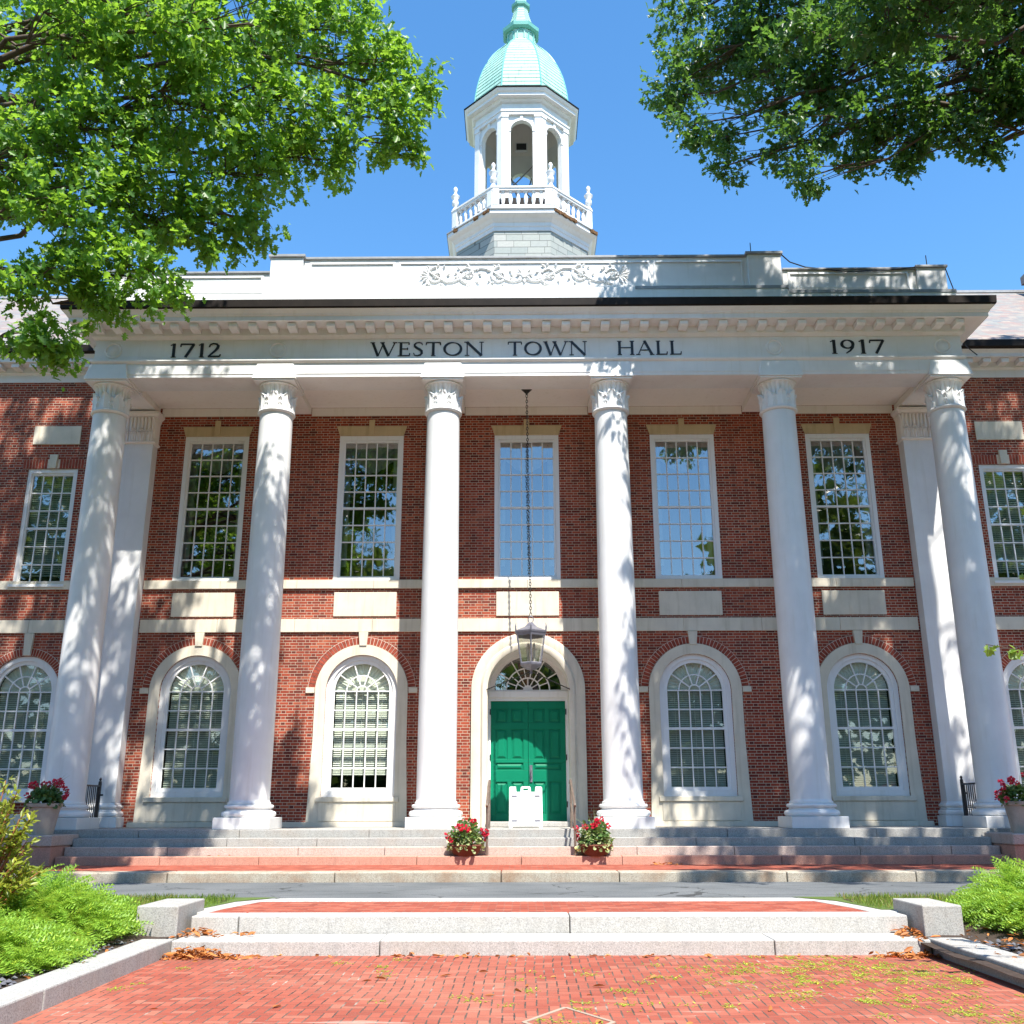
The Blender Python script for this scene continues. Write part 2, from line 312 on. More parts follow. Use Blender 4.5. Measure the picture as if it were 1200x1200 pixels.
# ------------------------------------------------------------------ mesh helpers
class MB:
    def __init__(s): s.v = []; s.f = []
    def add(s, vs, fs):
        n = len(s.v); s.v += [tuple(q) for q in vs]; s.f += [tuple(n+i for i in f) for f in fs]; return s
    def box(s, x0, x1, y0, y1, z0, z1):
        return s.add([(x0,y0,z0),(x1,y0,z0),(x1,y1,z0),(x0,y1,z0),(x0,y0,z1),(x1,y0,z1),(x1,y1,z1),(x0,y1,z1)],
                     [(0,3,2,1),(4,5,6,7),(0,1,5,4),(1,2,6,5),(2,3,7,6),(3,0,4,7)])
    def frustum(s, a, b, z0, z1):          # a, b: (x0,x1,y0,y1)
        return s.add([(a[0],a[2],z0),(a[1],a[2],z0),(a[1],a[3],z0),(a[0],a[3],z0),(b[0],b[2],z1),(b[1],b[2],z1),(b[1],b[3],z1),(b[0],b[3],z1)],
                     [(0,3,2,1),(4,5,6,7),(0,1,5,4),(1,2,6,5),(2,3,7,6),(3,0,4,7)])
    def prism(s, poly, y0, y1):            # polygon in XZ
        n = len(poly); vs = [(x,y0,z) for x,z in poly] + [(x,y1,z) for x,z in poly]
        return s.add(vs, [tuple(range(n)), tuple(range(2*n-1, n-1, -1))] + [(i, i+n, (i+1)%n+n, (i+1)%n) for i in range(n)])
    def slab(s, poly, z0, z1):             # polygon in XY
        n = len(poly); vs = [(x,y,z0) for x,y in poly] + [(x,y,z1) for x,y in poly]
        return s.add(vs, [tuple(range(n-1,-1,-1)), tuple(range(n, 2*n))] + [(i, (i+1)%n, (i+1)%n+n, i+n) for i in range(n)])
    def bar(s, p, q, w_, y0, y1):          # bar in XZ between two points
        dx, dz = q[0]-p[0], q[1]-p[1]; L = math.hypot(dx, dz) or 1; nx, nz = -dz/L*w_/2, dx/L*w_/2
        return s.prism([(p[0]+nx,p[1]+nz),(q[0]+nx,q[1]+nz),(q[0]-nx,q[1]-nz),(p[0]-nx,p[1]-nz)], y0, y1)
    def arc(s, cx, cz, r0, r1, a0, a1, y0, y1, n=24):
        for i in range(n):
            a, b = a0+(a1-a0)*i/n, a0+(a1-a0)*(i+1)/n
            ca, sa, cb, sb = math.cos(a), math.sin(a), math.cos(b), math.sin(b)
            pts = [(cx+r0*ca,cz+r0*sa),(cx+r1*ca,cz+r1*sa),(cx+r1*cb,cz+r1*sb),(cx+r0*cb,cz+r0*sb)]
            vs = [(x,y0,z) for x,z in pts]+[(x,y1,z) for x,z in pts]
            s.add(vs, [(0,3,2,1),(4,5,6,7),(1,2,6,5),(3,0,4,7)])
        return s
    def lathe(s, prof, n=32, c=(0,0), rot=0.0, oct_=False, cap=True, rfun=None):
        k = 1/math.cos(PI/n) if oct_ else 1.0
        vs = []
        for r, z in prof:
            for i in range(n):
                a = rot+2*PI*i/n; rr = r*k*(rfun(a, z) if rfun else 1)
                vs.append((c[0]+rr*math.cos(a), c[1]+rr*math.sin(a), z))
        fs = []
        for j in range(len(prof)-1):
            for i in range(n): fs.append((j*n+i, j*n+(i+1)%n, (j+1)*n+(i+1)%n, (j+1)*n+i))
        if cap: fs += [tuple(range(n-1,-1,-1)), tuple((len(prof)-1)*n+i for i in range(n))]
        return s.add(vs, fs)
    def tube(s, pts, rs, n=6):
        pts = [Vector(p) for p in pts]
        if isinstance(rs, (int, float)): rs = [rs]*len(pts)
        vs = []
        for i, p in enumerate(pts):
            d = (pts[min(i+1, len(pts)-1)]-pts[max(i-1, 0)]); d = d.normalized() if d.length > 1e-9 else Vector((0,0,1))
            a = d.cross(Vector((0,0,1)) if abs(d.z) < 0.9 else Vector((1,0,0))).normalized(); b = d.cross(a)
            for k in range(n): t = 2*PI*k/n; vs.append(p+(a*math.cos(t)+b*math.sin(t))*rs[i])
        fs = [(j*n+k, j*n+(k+1)%n, (j+1)*n+(k+1)%n, (j+1)*n+k) for j in range(len(pts)-1) for k in range(n)]
        fs += [tuple(range(n-1,-1,-1)), tuple((len(pts)-1)*n+k for k in range(n))]
        return s.add(vs, fs)
    def sweep(s, path, prof, plan=True, closed=False, z=0.0, end=True):
        """path: 2D points, profile (d outward = right of travel, h). plan: path in XY and h is Z; else path in XZ and h is Y."""
        n = len(path); m = len(prof); vs = []
        for i in range(n):
            p = Vector(path[i]); 
            a = (p-Vector(path[i-1])).normalized() if (i or closed) else None
            b = (Vector(path[(i+1)%n])-p).normalized() if (i < n-1 or closed) else None
            a = a or b; b = b or a
            na, nb = Vector((a.y,-a.x)), Vector((b.y,-b.x)); nn = na+nb; nn = nn/max(1e-6, nn.dot(na))
            for d, h in prof:
                q = p+nn*d; vs.append((q.x,q.y,h) if plan else (q.x,h,q.y))
        fs = []
        for i in range(n if closed else n-1):
            for j in range(m):
                fs.append((i*m+j, ((i+1)%n)*m+j, ((i+1)%n)*m+(j+1)%m, i*m+(j+1)%m))
        if not closed and end: fs += [tuple(range(m-1,-1,-1)), tuple((n-1)*m+j for j in range(m))]
        return s.add(vs, fs)
    def merge(s, o, M4=None):
        return s.add([M4 @ Vector(q) for q in o.v] if M4 is not None else o.v, o.f)
    def mesh(s, name, mat, smooth=None, recalc=True):
        me = bpy.data.meshes.new(name); me.from_pydata(s.v, [], s.f)
        if recalc:
            bm = bmesh.new(); bm.from_mesh(me); bmesh.ops.recalc_face_normals(bm, faces=bm.faces); bm.to_mesh(me); bm.free()
        me.materials.append(mat)
        if smooth: me.polygons.foreach_set('use_smooth', [True]*len(me.polygons)); me.set_sharp_from_angle(angle=rad(smooth))
        me.update(); return me

def link(name, me, parent=None, loc=(0,0,0), kind=None, label=None, cat=None, group=None, bevel=0):
    o = bpy.data.objects.new(name, me); C.objects.link(o); o.location = loc
    if parent is not None: o.parent = parent
    for k, v in (('kind',kind),('label',label),('category',cat),('group',group)):
        if v: o[k] = v
    if bevel:
        b = o.modifiers.new('bevel','BEVEL'); b.width = bevel; b.segments = 2; b.limit_method = 'ANGLE'; b.angle_limit = rad(40)
    return o
def obj(name, mb, mat, parent=None, smooth=None, bevel=0, loc=(0,0,0), **k):
    return link(name, mb.mesh(name, mat, smooth), parent, loc, bevel=bevel, **k)
def empty(name, loc=(0,0,0), parent=None, **k): return link(name, None, parent, loc, **k)
def copy_tree(o, parent=None, loc=None):
    c = o.copy(); C.objects.link(c); c.parent = parent
    if loc is not None: c.location = loc
    for ch in list(o.children): copy_tree(ch, c)
    return c

def plate(name, outer, holes, y0, y1, mat):
    """flat plate in XZ with holes, from y0 to y1, as a mesh (filled curve)"""
    cu = bpy.data.curves.new(name, 'CURVE'); cu.dimensions = '2D'; cu.fill_mode = 'BOTH'; cu.extrude = abs(y1-y0)/2
    for poly in [outer]+holes:
        sp = cu.splines.new('POLY'); sp.points.add(len(poly)-1); sp.use_cyclic_u = True
        for p, (x, z) in zip(sp.points, poly): p.co = (x, z, 0, 1)
    o = bpy.data.objects.new(name, cu); C.objects.link(o)
    dg = bpy.context.evaluated_depsgraph_get(); dg.update()
    me = bpy.data.meshes.new_from_object(o.evaluated_get(dg)); bpy.data.objects.remove(o); bpy.data.curves.remove(cu)
    yc = (y0+y1)/2
    co = np.zeros(len(me.vertices)*3); me.vertices.foreach_get('co', co); co = co.reshape(-1,3)
    new = np.stack([co[:,0], yc-co[:,2], co[:,1]], 1); me.vertices.foreach_set('co', new.ravel())
    bm = bmesh.new(); bm.from_mesh(me); bmesh.ops.remove_doubles(bm, verts=bm.verts, dist=1e-5); bmesh.ops.recalc_face_normals(bm, faces=bm.faces); bm.to_mesh(me); bm.free()
    me.materials.clear(); me.materials.append(mat); me.update(); me.name = name
    return me
def archpoly(hw, z0, zs, n=32, cx=0.0, r=None):
    r = r or hw
    return [(cx-hw,z0),(cx+hw,z0)]+[(cx+r*math.cos(PI*i/n), zs+r*math.sin(PI*i/n)) for i in range(n+1)]
def rect(x0, x1, z0, z1): return [(x0,z0),(x1,z0),(x1,z1),(x0,z1)]
def archpath(hw, z0, zs, n=32):            # left foot -> over -> right foot; right of travel = inward, so use negative d for outward
    return [(-hw,z0)]+[(hw*math.cos(PI-PI*i/n), zs+hw*math.sin(PI-PI*i/n)) for i in range(n+1)]+[(hw,z0)]

def np_mesh(name, verts, faces_idx, counts, mat):
    me = bpy.data.meshes.new(name)
    me.vertices.add(len(verts)); me.vertices.foreach_set('co', np.asarray(verts, np.float32).ravel())
    me.loops.add(len(faces_idx)); me.loops.foreach_set('vertex_index', np.asarray(faces_idx, np.int32))
    st = np.concatenate([[0], np.cumsum(counts)[:-1]]).astype(np.int32)
    me.polygons.add(len(counts)); me.polygons.foreach_set('loop_start', st); me.polygons.foreach_set('loop_total', np.asarray(counts, np.int32))
    me.update(calc_edges=True); me.validate(); me.materials.append(mat); return me
def norm(a): return a/np.maximum(np.linalg.norm(a, axis=-1, keepdims=True), 1e-9)
def scatter(name, P, ax, nr, size, tmpl, mat):
    tv, tf = tmpl; tv = np.array(tv, float); k = len(tv)
    ax = norm(ax); sd = norm(np.cross(ax, nr)); nn = np.cross(sd, ax); size = np.asarray(size)[:,None,None]
    V = P[:,None,:] + size*(tv[None,:,0:1]*sd[:,None,:] + tv[None,:,1:2]*ax[:,None,:] + tv[None,:,2:3]*nn[:,None,:])
    fi = np.concatenate([np.array(f) for f in tf]); cn = np.array([len(f) for f in tf])
    idx = (fi[None,:] + (np.arange(len(P))*k)[:,None]).ravel()
    return np_mesh(name, V.reshape(-1,3), idx, np.tile(cn, len(P)), mat)
def _leaf(half, fold=0.28, droop=0.18):
    h = [(x, y, fold*x - droop*y*y) for x, y in half]; n = len(h)
    v = h + [(-x, y, z) for x, y, z in h[1:-1]]
    right = list(range(n)); left = [0]+[n+i for i in range(n-2)]+[n-1]
    return v, [right, left[::-1]]
OAK = _leaf([(0,0),(0.14,0.10),(0.09,0.20),(0.36,0.32),(0.17,0.45),(0.46,0.68),(0.20,0.72),(0.20,0.90),(0,1.0)])
OAK2 = _leaf([(0,0),(0.22,0.30),(0.12,0.45),(0.33,0.66),(0.12,0.80),(0,1.0)])
OVAL = _leaf([(0,0),(0.13,0.25),(0.18,0.5),(0.12,0.8),(0,1.0)])
ROUND = _leaf([(0,0),(0.35,0.15),(0.5,0.5),(0.35,0.85),(0,1.0)], 0.3, 0.05)
BLADE = ([(-0.03,0,0),(0.03,0,0),(0.02,0.55,0.03),(0,1,0.16),(-0.02,0.55,0.03)], [(0,1,2,3,4)])
rng = np.random.default_rng(11); R_ = random.Random(5)

# ================================================================== THE SETTING
W = 1.95
def structure(name, mb, mat, **k): return obj(name, mb, mat, kind='structure', **k)
structure('ground', MB().add([(-400,-400,-1.22),(400,-400,-1.22),(400,400,-1.22),(-400,400,-1.22)], [(0,1,2,3)]), M['lawn'])
structure('road', MB().add([(-60,-7.2,-0.80),(60,-7.2,-0.80),(60,-4.06,-0.80),(-60,-4.06,-0.80)], [(0,1,2,3)]), M['asphalt'])
structure('sidewalk', MB().box(-30, 30, -3.52, -0.9, -1.0, -0.64), M['walk'])
kb = MB(); x = -30.0
while x < 30:
    L = R_.uniform(1.8, 2.9); kb.box(x, x+L-0.012, -4.05+R_.uniform(-.01,.01), -3.523, -1.0, -0.636+R_.uniform(-.006,.006)); x += L
structure('kerb', kb, M['kerb'], bevel=0.02)
# landing, its granite border and the two front steps
structure('landing', MB().slab([(-4.0,-9.24),(4.04,-9.24),(3.98,-8.7),(3.76,-7.72),(-3.72,-7.72),(-3.94,-8.7)], -1.1, -0.80), M['walk'])
bd = MB()
bd.slab([(-3.75,-7.716),(3.79,-7.716),(3.60,-7.26),(-3.56,-7.26)], -1.1, -0.792)
bd.slab([(-4.42,-9.236),(-4.006,-9.236),(-3.945,-8.7),(-3.727,-7.716),(-3.62,-7.28),(-4.0,-7.35),(-4.26,-8.6)], -1.1, -0.794)
bd.slab([(4.46,-9.236),(4.30,-8.6),(4.04,-7.35),(3.66,-7.28),(3.767,-7.716),(3.985,-8.7),(4.046,-9.236)], -1.1, -0.794)
structure('landing_border', bd, M['granite_light'], bevel=0.008)
st = MB()
def blocks(mb, xs, y0, y1, z0, z1, jz=0.004):
    for a, b in zip(xs[:-1], xs[1:]): mb.box(a+.005, b-.005, y0+R_.uniform(0,.012), y1, z0, z1+R_.uniform(-jz,jz))
blocks(st, [-4.06,-3.5,0.38,4.32], -9.66, -9.24, -1.3, -0.795)
blocks(st, [-4.06,-1.75,2.6,4.32], -10.30, -9.672, -1.3, -0.985)
structure('granite_steps', st, M['granite_light'], bevel=0.014)
structure('plaza', MB().add([(-4.6,-30,-1.139),(4.9,-30,-1.139),(4.9,-10.2,-1.139),(-4.6,-10.2,-1.139)], [(0,1,2,3)]), M['plaza'])
# rhomb of brick framed in pale stone set in the paving
dm = MB(); cx, cy = 0.17, -13.86
for k in range(4):
    a = (0.62*math.cos(PI/2*k)*0.55+cx, 0.58*math.sin(PI/2*k)+cy); b = (0.62*math.cos(PI/2*(k+1))*0.55+cx, 0.58*math.sin(PI/2*(k+1))+cy)
    d = Vector(b)-Vector(a); n = Vector((-d.y, d.x)).normalized()*0.017
    dm.slab([(a[0]-n.x,a[1]-n.y),(b[0]-n.x,b[1]-n.y),(b[0]+n.x,b[1]+n.y),(a[0]+n.x,a[1]+n.y)], -1.145, -1.134+0.0005*k)
structure('paving_inlay', dm, M['joint'])
# planting beds and the verge, left and right of the plaza
def bed(side):
    n, m_ = 36, 40; vs = []; fs = []
    for i in range(n+1):
        for j in range(m_+1):
            X = 4.2+ (i/n)**1.5*26; Y = -7.2-(j/m_)*16
            z = -0.80 - 0.22*min(1, max(0, (-8.2-Y)/2.2))
            z += 0.35*min(1, max(0, (X-5.2)/5.0))*min(1, max(0, (-8.2-Y)/2.0)) + 0.02*math.sin(X*7+Y*5)*math.sin(Y*6-X*3)
            vs.append((side*X, Y, z))
    for i in range(n):
        for j in range(m_): fs.append((i*(m_+1)+j, (i+1)*(m_+1)+j, (i+1)*(m_+1)+j+1, i*(m_+1)+j+1))
    structure('planting_bed', MB().add(vs, fs), M['soil'], smooth=60)
bed(-1); bed(1)
lw = MB()
for s in (-1, 1):
    lw.add([(s*4.25,-9.0,-0.79),(s*30,-9.4,-0.78),(s*30,-7.2,-0.785),(s*3.6,-7.2,-0.785),(s*4.05,-7.8,-0.788)], [(0,1,2,3,4)])
structure('verge', lw, M['lawn'])

# ================================================================== TOWN HALL
hall = empty('town_hall', (0,0,0), label='red brick town hall with white columned portico and green domed cupola', cat='building')

BAYS = [-8.0,-4.0,0.0,4.0,8.0]; WING = 12.17
ZS = 3.12
# wall with its openings
holes = [archpoly(0.86, 0.62, ZS, 32, b) for b in (-8,-4,4,8,-WING,WING)]
holes += [rect(b-0.825, b+0.825, 5.835, 9.655) for b in BAYS] + [rect(s*WING-0.645, s*WING+0.645, 5.70, 8.80) for s in (-1,1)]
holes += [archpoly(1.02, 0.0, 3.14, 32)]
wall = link('wall', plate('wall', rect(-18,18,-1.1,11.30), holes, W, W+0.42, M['brick']), hall)
sd = MB(); sd.box(-18,-17.6,W+.42,16,-1.1,11.3); sd.box(17.6,18,W+.42,16,-1.1,11.3); sd.box(-18,18,16,16.4,-1.1,11.3)
obj('side_wall', sd, M['brick'], hall)
obj('base_course', MB().box(-9.3,-1.37,W-0.09,W-.001,0,0.115).box(1.37,9.3,W-0.09,W-.001,0,0.115).box(-18,-10.4,W-.09,W-.001,-1.1,0.3).box(10.4,18,W-.09,W-.001,-1.1,0.3), M['limestone'], hall, bevel=0.008)
def belt(z0, z1, d, segs):
    m = MB()
    for a, b in segs:
        n = max(1, round((b-a)/1.9)); L = (b-a)/n
        for i in range(n): m.box(a+L*i+.003, a+L*(i+1)-.003, W-d, W-.001, z0, z1)
    return m
seg = [(-18,-10.3),(-9.5,9.5),(10.3,18)]
obj('belt_course', belt(5.62, 5.83, 0.07, seg), M['limestone'], hall, bevel=0.006)
obj('belt_course', belt(4.54, 4.86, 0.05, seg), M['limestone'], hall, bevel=0.006)
for b in BAYS: obj('stone_tablet', MB().box(b-0.77, b+0.77, W-0.03, W-.001, 4.93, 5.53), M['limestone'], hall, bevel=0.006)
for s in (-1,1): obj('stone_tablet', MB().box(s*WING-.61, s*WING+.61, W-.03, W-.001, 9.46, 9.96), M['limestone'], hall, bevel=0.006)

# ---- ground-floor arched window (local x, local y=0 is the wall face)
def ring_bricks(r0, r1, zs, key_half, n=44):
    m = MB(); g = 0.012
    for i in range(n):
        a0 = PI*i/n + g/r0/2; a1 = PI*(i+1)/n - g/r0/2; am = (a0+a1)/2
        if abs(math.cos(am))*(r0+r1)/2 < key_half: continue
        m.arc(0, zs, r0, r1, a0, a1, -0.012, 0.03, 1)
    return m
def fan(m, r, zs, wd, y0, y1):
    m.arc(0, zs, r*0.57-wd/2, r*0.57+wd/2, 0, PI, y0, y1, 24)
    m.arc(0, zs, r*0.20-wd/2, r*0.20+wd/2, 0, PI, y0, y1, 16)
    for k in range(1, 5):
        a = PI*k/5; m.bar((r*0.20*math.cos(a), zs+r*0.20*math.sin(a)), (r*math.cos(a), zs+r*math.sin(a)), wd, y0+.002, y1-.002)
def tilt_panes(xs, zs_, y, seed):
    m = MB(); r = random.Random(seed)
    for i in range(len(xs)-1):
        for j in range(len(zs_)-1):
            a, b = r.gauss(0, 0.0022), r.gauss(0, 0.0022); hx, hz = (xs[i+1]-xs[i])/2, (zs_[j+1]-zs_[j])/2
            m.add([(xs[i],y-a*hx-b*hz,zs_[j]),(xs[i+1],y+a*hx-b*hz,zs_[j]),(xs[i+1],y+a*hx+b*hz,zs_[j+1]),(xs[i],y-a*hx+b*hz,zs_[j+1])], [(0,1,2,3)])
    return m
def slats(x0, x1, z0, z1, y, pitch=0.05):
    m = MB(); z = z1
    while z > z0:
        m.add([(x0,y-.012,z-.021),(x1,y-.012,z-.021),(x1,y+.012,z+.021),(x0,y+.012,z+.021)], [(0,1,2,3)]); z -= pitch
    for xx in (x0+.18, 0, x1-.18): m.bar((xx,z0),(xx,z1),0.012,y-.022,y-.020)
    m.box(x0, x1, y-.02, y+.02, z0-.03, z0-.005)
    return m
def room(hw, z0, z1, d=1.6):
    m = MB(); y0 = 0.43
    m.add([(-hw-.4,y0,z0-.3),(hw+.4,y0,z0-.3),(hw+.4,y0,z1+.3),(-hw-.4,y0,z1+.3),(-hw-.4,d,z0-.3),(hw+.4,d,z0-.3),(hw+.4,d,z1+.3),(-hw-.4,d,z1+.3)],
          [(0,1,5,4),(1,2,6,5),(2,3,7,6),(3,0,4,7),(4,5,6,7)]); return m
def ground_window(surround=True, blind_to=0.90, seed=1, pitch=0.05, bmat='blind'):
    HW, G, ZB = 0.86, 0.69, 0.88
    outer = archpoly(HW-.002, 0.67, ZS, 32); inner = archpoly(0.745, 0.80, ZS, 32)
    win = link('window', plate('window', outer, [inner], 0.03, 0.17, M['trim']), hall)
    fr = plate('frame', archpoly(0.743, 0.802, ZS, 32), [archpoly(0.66, ZB, ZS, 32)], 0.07, 0.16, M['trim']); link('frame', fr, win)
    s = MB(); wd = 0.026; y0, y1 = 0.085, 0.125; xs = [-0.66+1.32*i/5 for i in range(6)]
    zz = [ZB, 1.325, 1.77, 2.22, 2.67, ZS]
    for xx in xs[1:-1]: s.box(xx-wd/2, xx+wd/2, y0, y1, ZB, ZS)
    for k, z in enumerate(zz[1:]):
        hh = 0.028 if k == 2 else wd/2
        s.box(-0.66, 0.66, y0-.004-(0.01 if k == 2 else 0), y1+.004, z-hh, z+hh)
    fan(s, 0.66, ZS, wd, y0-.002, y1+.002)
    obj('sash', s, M['trim'], win)
    p = tilt_panes(xs, zz, 0.105, seed)
    n = 24; p.add([(0,0.105,ZS)]+[(0.66*math.cos(PI*i/n),0.105,ZS+0.66*math.sin(PI*i/n)) for i in range(n+1)], [(0,i+1,i+2) for i in range(n)])
    link('pane', p.mesh('pane', M['glass2'], recalc=False), win)
    b = slats(-0.65, 0.65, blind_to, 3.10, 0.24, pitch); obj('blind', b, M[bmat], win)
    fs = MB(); n = 40
    vs = [(0,0.20,ZS+.01)]+[(0.66*math.cos(PI*i/n),0.20+(0.022 if i%2 else 0),ZS+.01+0.66*math.sin(PI*i/n)) for i in range(n+1)]
    fs.add(vs, [(0,i+1,i+2) for i in range(n)]); link('fan_shade', fs.mesh('fan_shade', M['blind_pale_sunlit'], recalc=False), win)
    obj('interior', room(0.9, 0.6, 4.0), M['room'], win)
    obj('sill', MB().box(-0.97, 0.97, -0.10, 0.16, 0.56, 0.668), M['limestone'] if surround else M['trim'], win, bevel=0.008)
    kz = 4.21 if surround else 4.0
    if surround:
        sur = plate('stone_surround', [(-1.17,0.117),(1.17,0.117),(1.11,ZS-1.2)]+archpoly(1.11, ZS, ZS, 40)[2:]+[(-1.11,ZS-1.2)], [archpoly(0.862, 0.67, ZS, 32)], -0.05, 0.02, M['limestone']); link('stone_surround', sur, win)
        obj('apron', MB().box(-0.90, 0.90, -0.068, -0.052, 0.13, 0.555), M['limestone'], win, bevel=0.006)
        r0 = 1.115
        for s_ in (-1,1): obj('impost_block', MB().box(min(s_*1.13,s_*1.34), max(s_*1.13,s_*1.34), -0.04, 0.02, 3.07, 3.20), M['limestone'], win, bevel=0.006)
    else: r0 = 0.87
    obj('brick_arch', ring_bricks(r0+.008, r0+0.175, ZS, 0.10), M['brick_arch'], win)
    obj('arch_mortar', MB().arc(0, ZS, r0+.004, r0+0.185, 0, PI, -0.004, 0.02, 40), M['mortar'], win)
    obj('keystone', MB().prism([(-0.085,kz-.01),(0.085,kz-.01),(0.115,4.53),(-0.115,4.53)], -0.075, 0.02), M['limestone'], win, bevel=0.006)
    return win
g1 = ground_window(True, 0.90, 3); g1.location = (-8, W, 0)
g2 = ground_window(True, 1.20, 8, 0.05, 'blind_pale_sunlit'); g2.location = (-4, W, 0)  # sunlight on this blind is put into its lighter colour
for b in (4, 8): copy_tree(g1, hall, (b, W, 0))
gw = ground_window(False, 0.92, 5); gw.location = (-WING, W, 0); copy_tree(gw, hall, (WING, W, 0))

# ---- upper sash window
def swag(hw, z0, z1, y):
    n, m_ = 60, 14; vs = []; fs = []
    for i in range(n+1):
        t = i/n; X = -hw+2*hw*t
        low = z1-0.42-0.50*math.sin(PI*t)**1.3 if 0.14 < t < 0.86 else z0+0.4
        for j in range(m_+1):
            q = j/m_; z = z1+(low-z1)*q
            yy = y+0.03*math.sin(t*46)*(0.3+q)+0.025*math.sin(q*15+4*abs(t-.5))
            vs.append((X, yy, z))
    for i in range(n):
        for j in range(m_): fs.append((i*(m_+1)+j, (i+1)*(m_+1)+j, (i+1)*(m_+1)+j+1, i*(m_+1)+j+1))
    return MB().add(vs, fs)
def sash_window(hw, z0, z1, cols, rows, seed, main=True, gl=None):
    gx, gz0, gz1 = hw-0.15, z0+0.115, z1-0.165
    if not main: gx = hw-0.13
    win = link('window', plate('window', rect(-hw+.002,hw-.002,z0+.003,z1-.002), [rect(-hw+.10,hw-.10,z0+.07,z1-.11)], 0.0 if main else 0.03, 0.17, M['trim']), hall)
    link('frame', plate('frame', rect(-hw+.102,hw-.102,z0+.072,z1-.112), [rect(-gx,gx,gz0,gz1)], 0.06, 0.16, M['trim']), win)
    s = MB(); wd = 0.026; y0, y1 = 0.085, 0.125
    xs = [-gx+2*gx*i/cols for i in range(cols+1)]; zz = [gz0+(gz1-gz0)*i/rows for i in range(rows+1)]
    for xx in xs[1:-1]: s.box(xx-wd/2, xx+wd/2, y0, y1, gz0, gz1)
    for k, z in enumerate(zz[1:-1], 1):
        hh = 0.026 if k == rows//2 else wd/2; s.box(-gx, gx, y0-.004-(.012 if k == rows//2 else 0), y1+.004, z-hh, z+hh)
    obj('sash', s, M['trim'], win)
    link('pane', tilt_panes(xs, zz, 0.105, seed).mesh('pane', M['glass'], recalc=False), win)
    obj('interior', room(hw, z0, z1, 2.6), M['room'], win)
    if main:
        obj('curtain', swag(hw-.06, z0, z1, 0.30), M['curtain'], win, smooth=60)
        li = MB().prism([(-hw,z1+.001),(hw,z1+.001),(hw+.085,z1+.26),(-hw-.085,z1+.26)], -0.035, 0.02)
        obj('lintel', li, M['warmstone'], win, bevel=0.006)
        obj('keystone', MB().prism([(-.07,z1+.003),(.07,z1+.003),(.075,z1+.42),(-.075,z1+.42)], -0.07, -0.036), M['warmstone'], win, bevel=0.006)
    else:
        obj('blind', slats(-hw+.1, hw-.1, z0+.35, z1-.1, 0.24), M['blind'], win)
        jb = MB(); n = 20
        for i in range(n):
            a, b = -hw-.14+(2*hw+.28)*i/n, -hw-.14+(2*hw+.28)*(i+1)/n
            if abs((a+b)/2) < .12: continue
            jb.box(a+.006, b-.006, -0.010, 0.02, z1+.006, z1+.25)
        obj('brick_lintel', jb, M['brick_arch'], win)
        obj('lintel_mortar', MB().box(-hw-.14, hw+.14, -0.003, 0.02, z1+.004, z1+.255), M['mortar'], win)
        obj('keystone', MB().prism([(-.085,z1+.003),(.085,z1+.003),(.105,z1+.37),(-.105,z1+.37)], -0.06, 0.02), M['limestone'], win, bevel=0.006)
        obj('sill', MB().box(-hw-.05, hw+.05, -0.10, 0.16, z0-.02, z0+.045), M['trim'], win, bevel=0.006)
    return win
for i, b in enumerate(BAYS):
    if i == 0: u = sash_window(0.825, 5.835, 9.655, 5, 8, 21); u.location = (b, W, 0)
    else: copy_tree(u, hall, (b, W, 0))
uw = sash_window(0.645, 5.70, 8.80, 4, 6, 31, False); uw.location = (-WING, W, 0); copy_tree(uw, hall, (WING, W, 0))

# ---- doorway: moulded arched stone surround, deep jambs, green double door, fanlight
DY = 2.93
door = MB()
prof = [(-0.03,W-.10),(0.02,W-.13),(0.09,W-.13),(0.12,W-.09),(0.14,W-.07),(0.26,W-.10),(0.36,W-.07),(0.36,W+.02),(-0.03,W+.02)]
door.sweep([(-1.0,0.0)]+archpath(1.0, 0.02, 3.14, 48)[1:-1]+[(1.0,0.0)], [(-d,h) for d, h in prof], plan=False)
doorway = obj('doorway', door, M['limestone'], hall, smooth=40)
jam = MB(); jam.sweep([(-1.02,0.0)]+archpath(1.02, 0.02, 3.14, 48)[1:-1]+[(1.02,0.0)], [(0.0,W-.02),(0.0,DY+.12),(0.03,DY+.12),(0.03,W-.02)], plan=False)
obj('jamb', jam, M['soffit'], doorway, smooth=40)
fr = plate('door_frame', archpoly(0.99, 0.0, 3.14, 40), [rect(-0.925,0.925,0.11,2.97), archpoly(0.83, 3.24, 3.24, 40)], DY-.03, DY+.10, M['trim']); link('door_frame', fr, doorway)
obj('transom', MB().box(-0.988,0.988,DY-.10,DY-.032,3.05,3.20), M['trim'], doorway, bevel=0.01)
fl = MB(); y0, y1 = DY+.01, DY+.05
for r_ in (0.30, 0.54): fl.arc(0, 3.24, r_-.016, r_+.016, 0, PI, y0, y1, 32)
fl.arc(0, 3.24, 0.0, 0.12, 0, PI, y0, y1, 16)
for k in range(1, 6): a = PI*k/6; fl.bar((.54*math.cos(a),3.24+.54*math.sin(a)), (.83*math.cos(a),3.24+.83*math.sin(a)), .030, y0+.002, y1-.002)
for k in range(1, 9): a = PI*k/9; fl.bar((.30*math.cos(a),3.24+.30*math.sin(a)), (.54*math.cos(a),3.24+.54*math.sin(a)), .026, y0+.003, y1-.003)
for k in range(1, 6): a = PI*k/6; fl.bar((.12*math.cos(a),3.24+.12*math.sin(a)), (.30*math.cos(a),3.24+.30*math.sin(a)), .024, y0+.004, y1-.004)
obj('fanlight', fl, M['trim'], doorway)
n = 24; pg = MB().add([(0,DY+.03,3.24)]+[(0.83*math.cos(PI*i/n),DY+.03,3.24+0.83*math.sin(PI*i/n)) for i in range(n+1)], [(0,i+1,i+2) for i in range(n)])
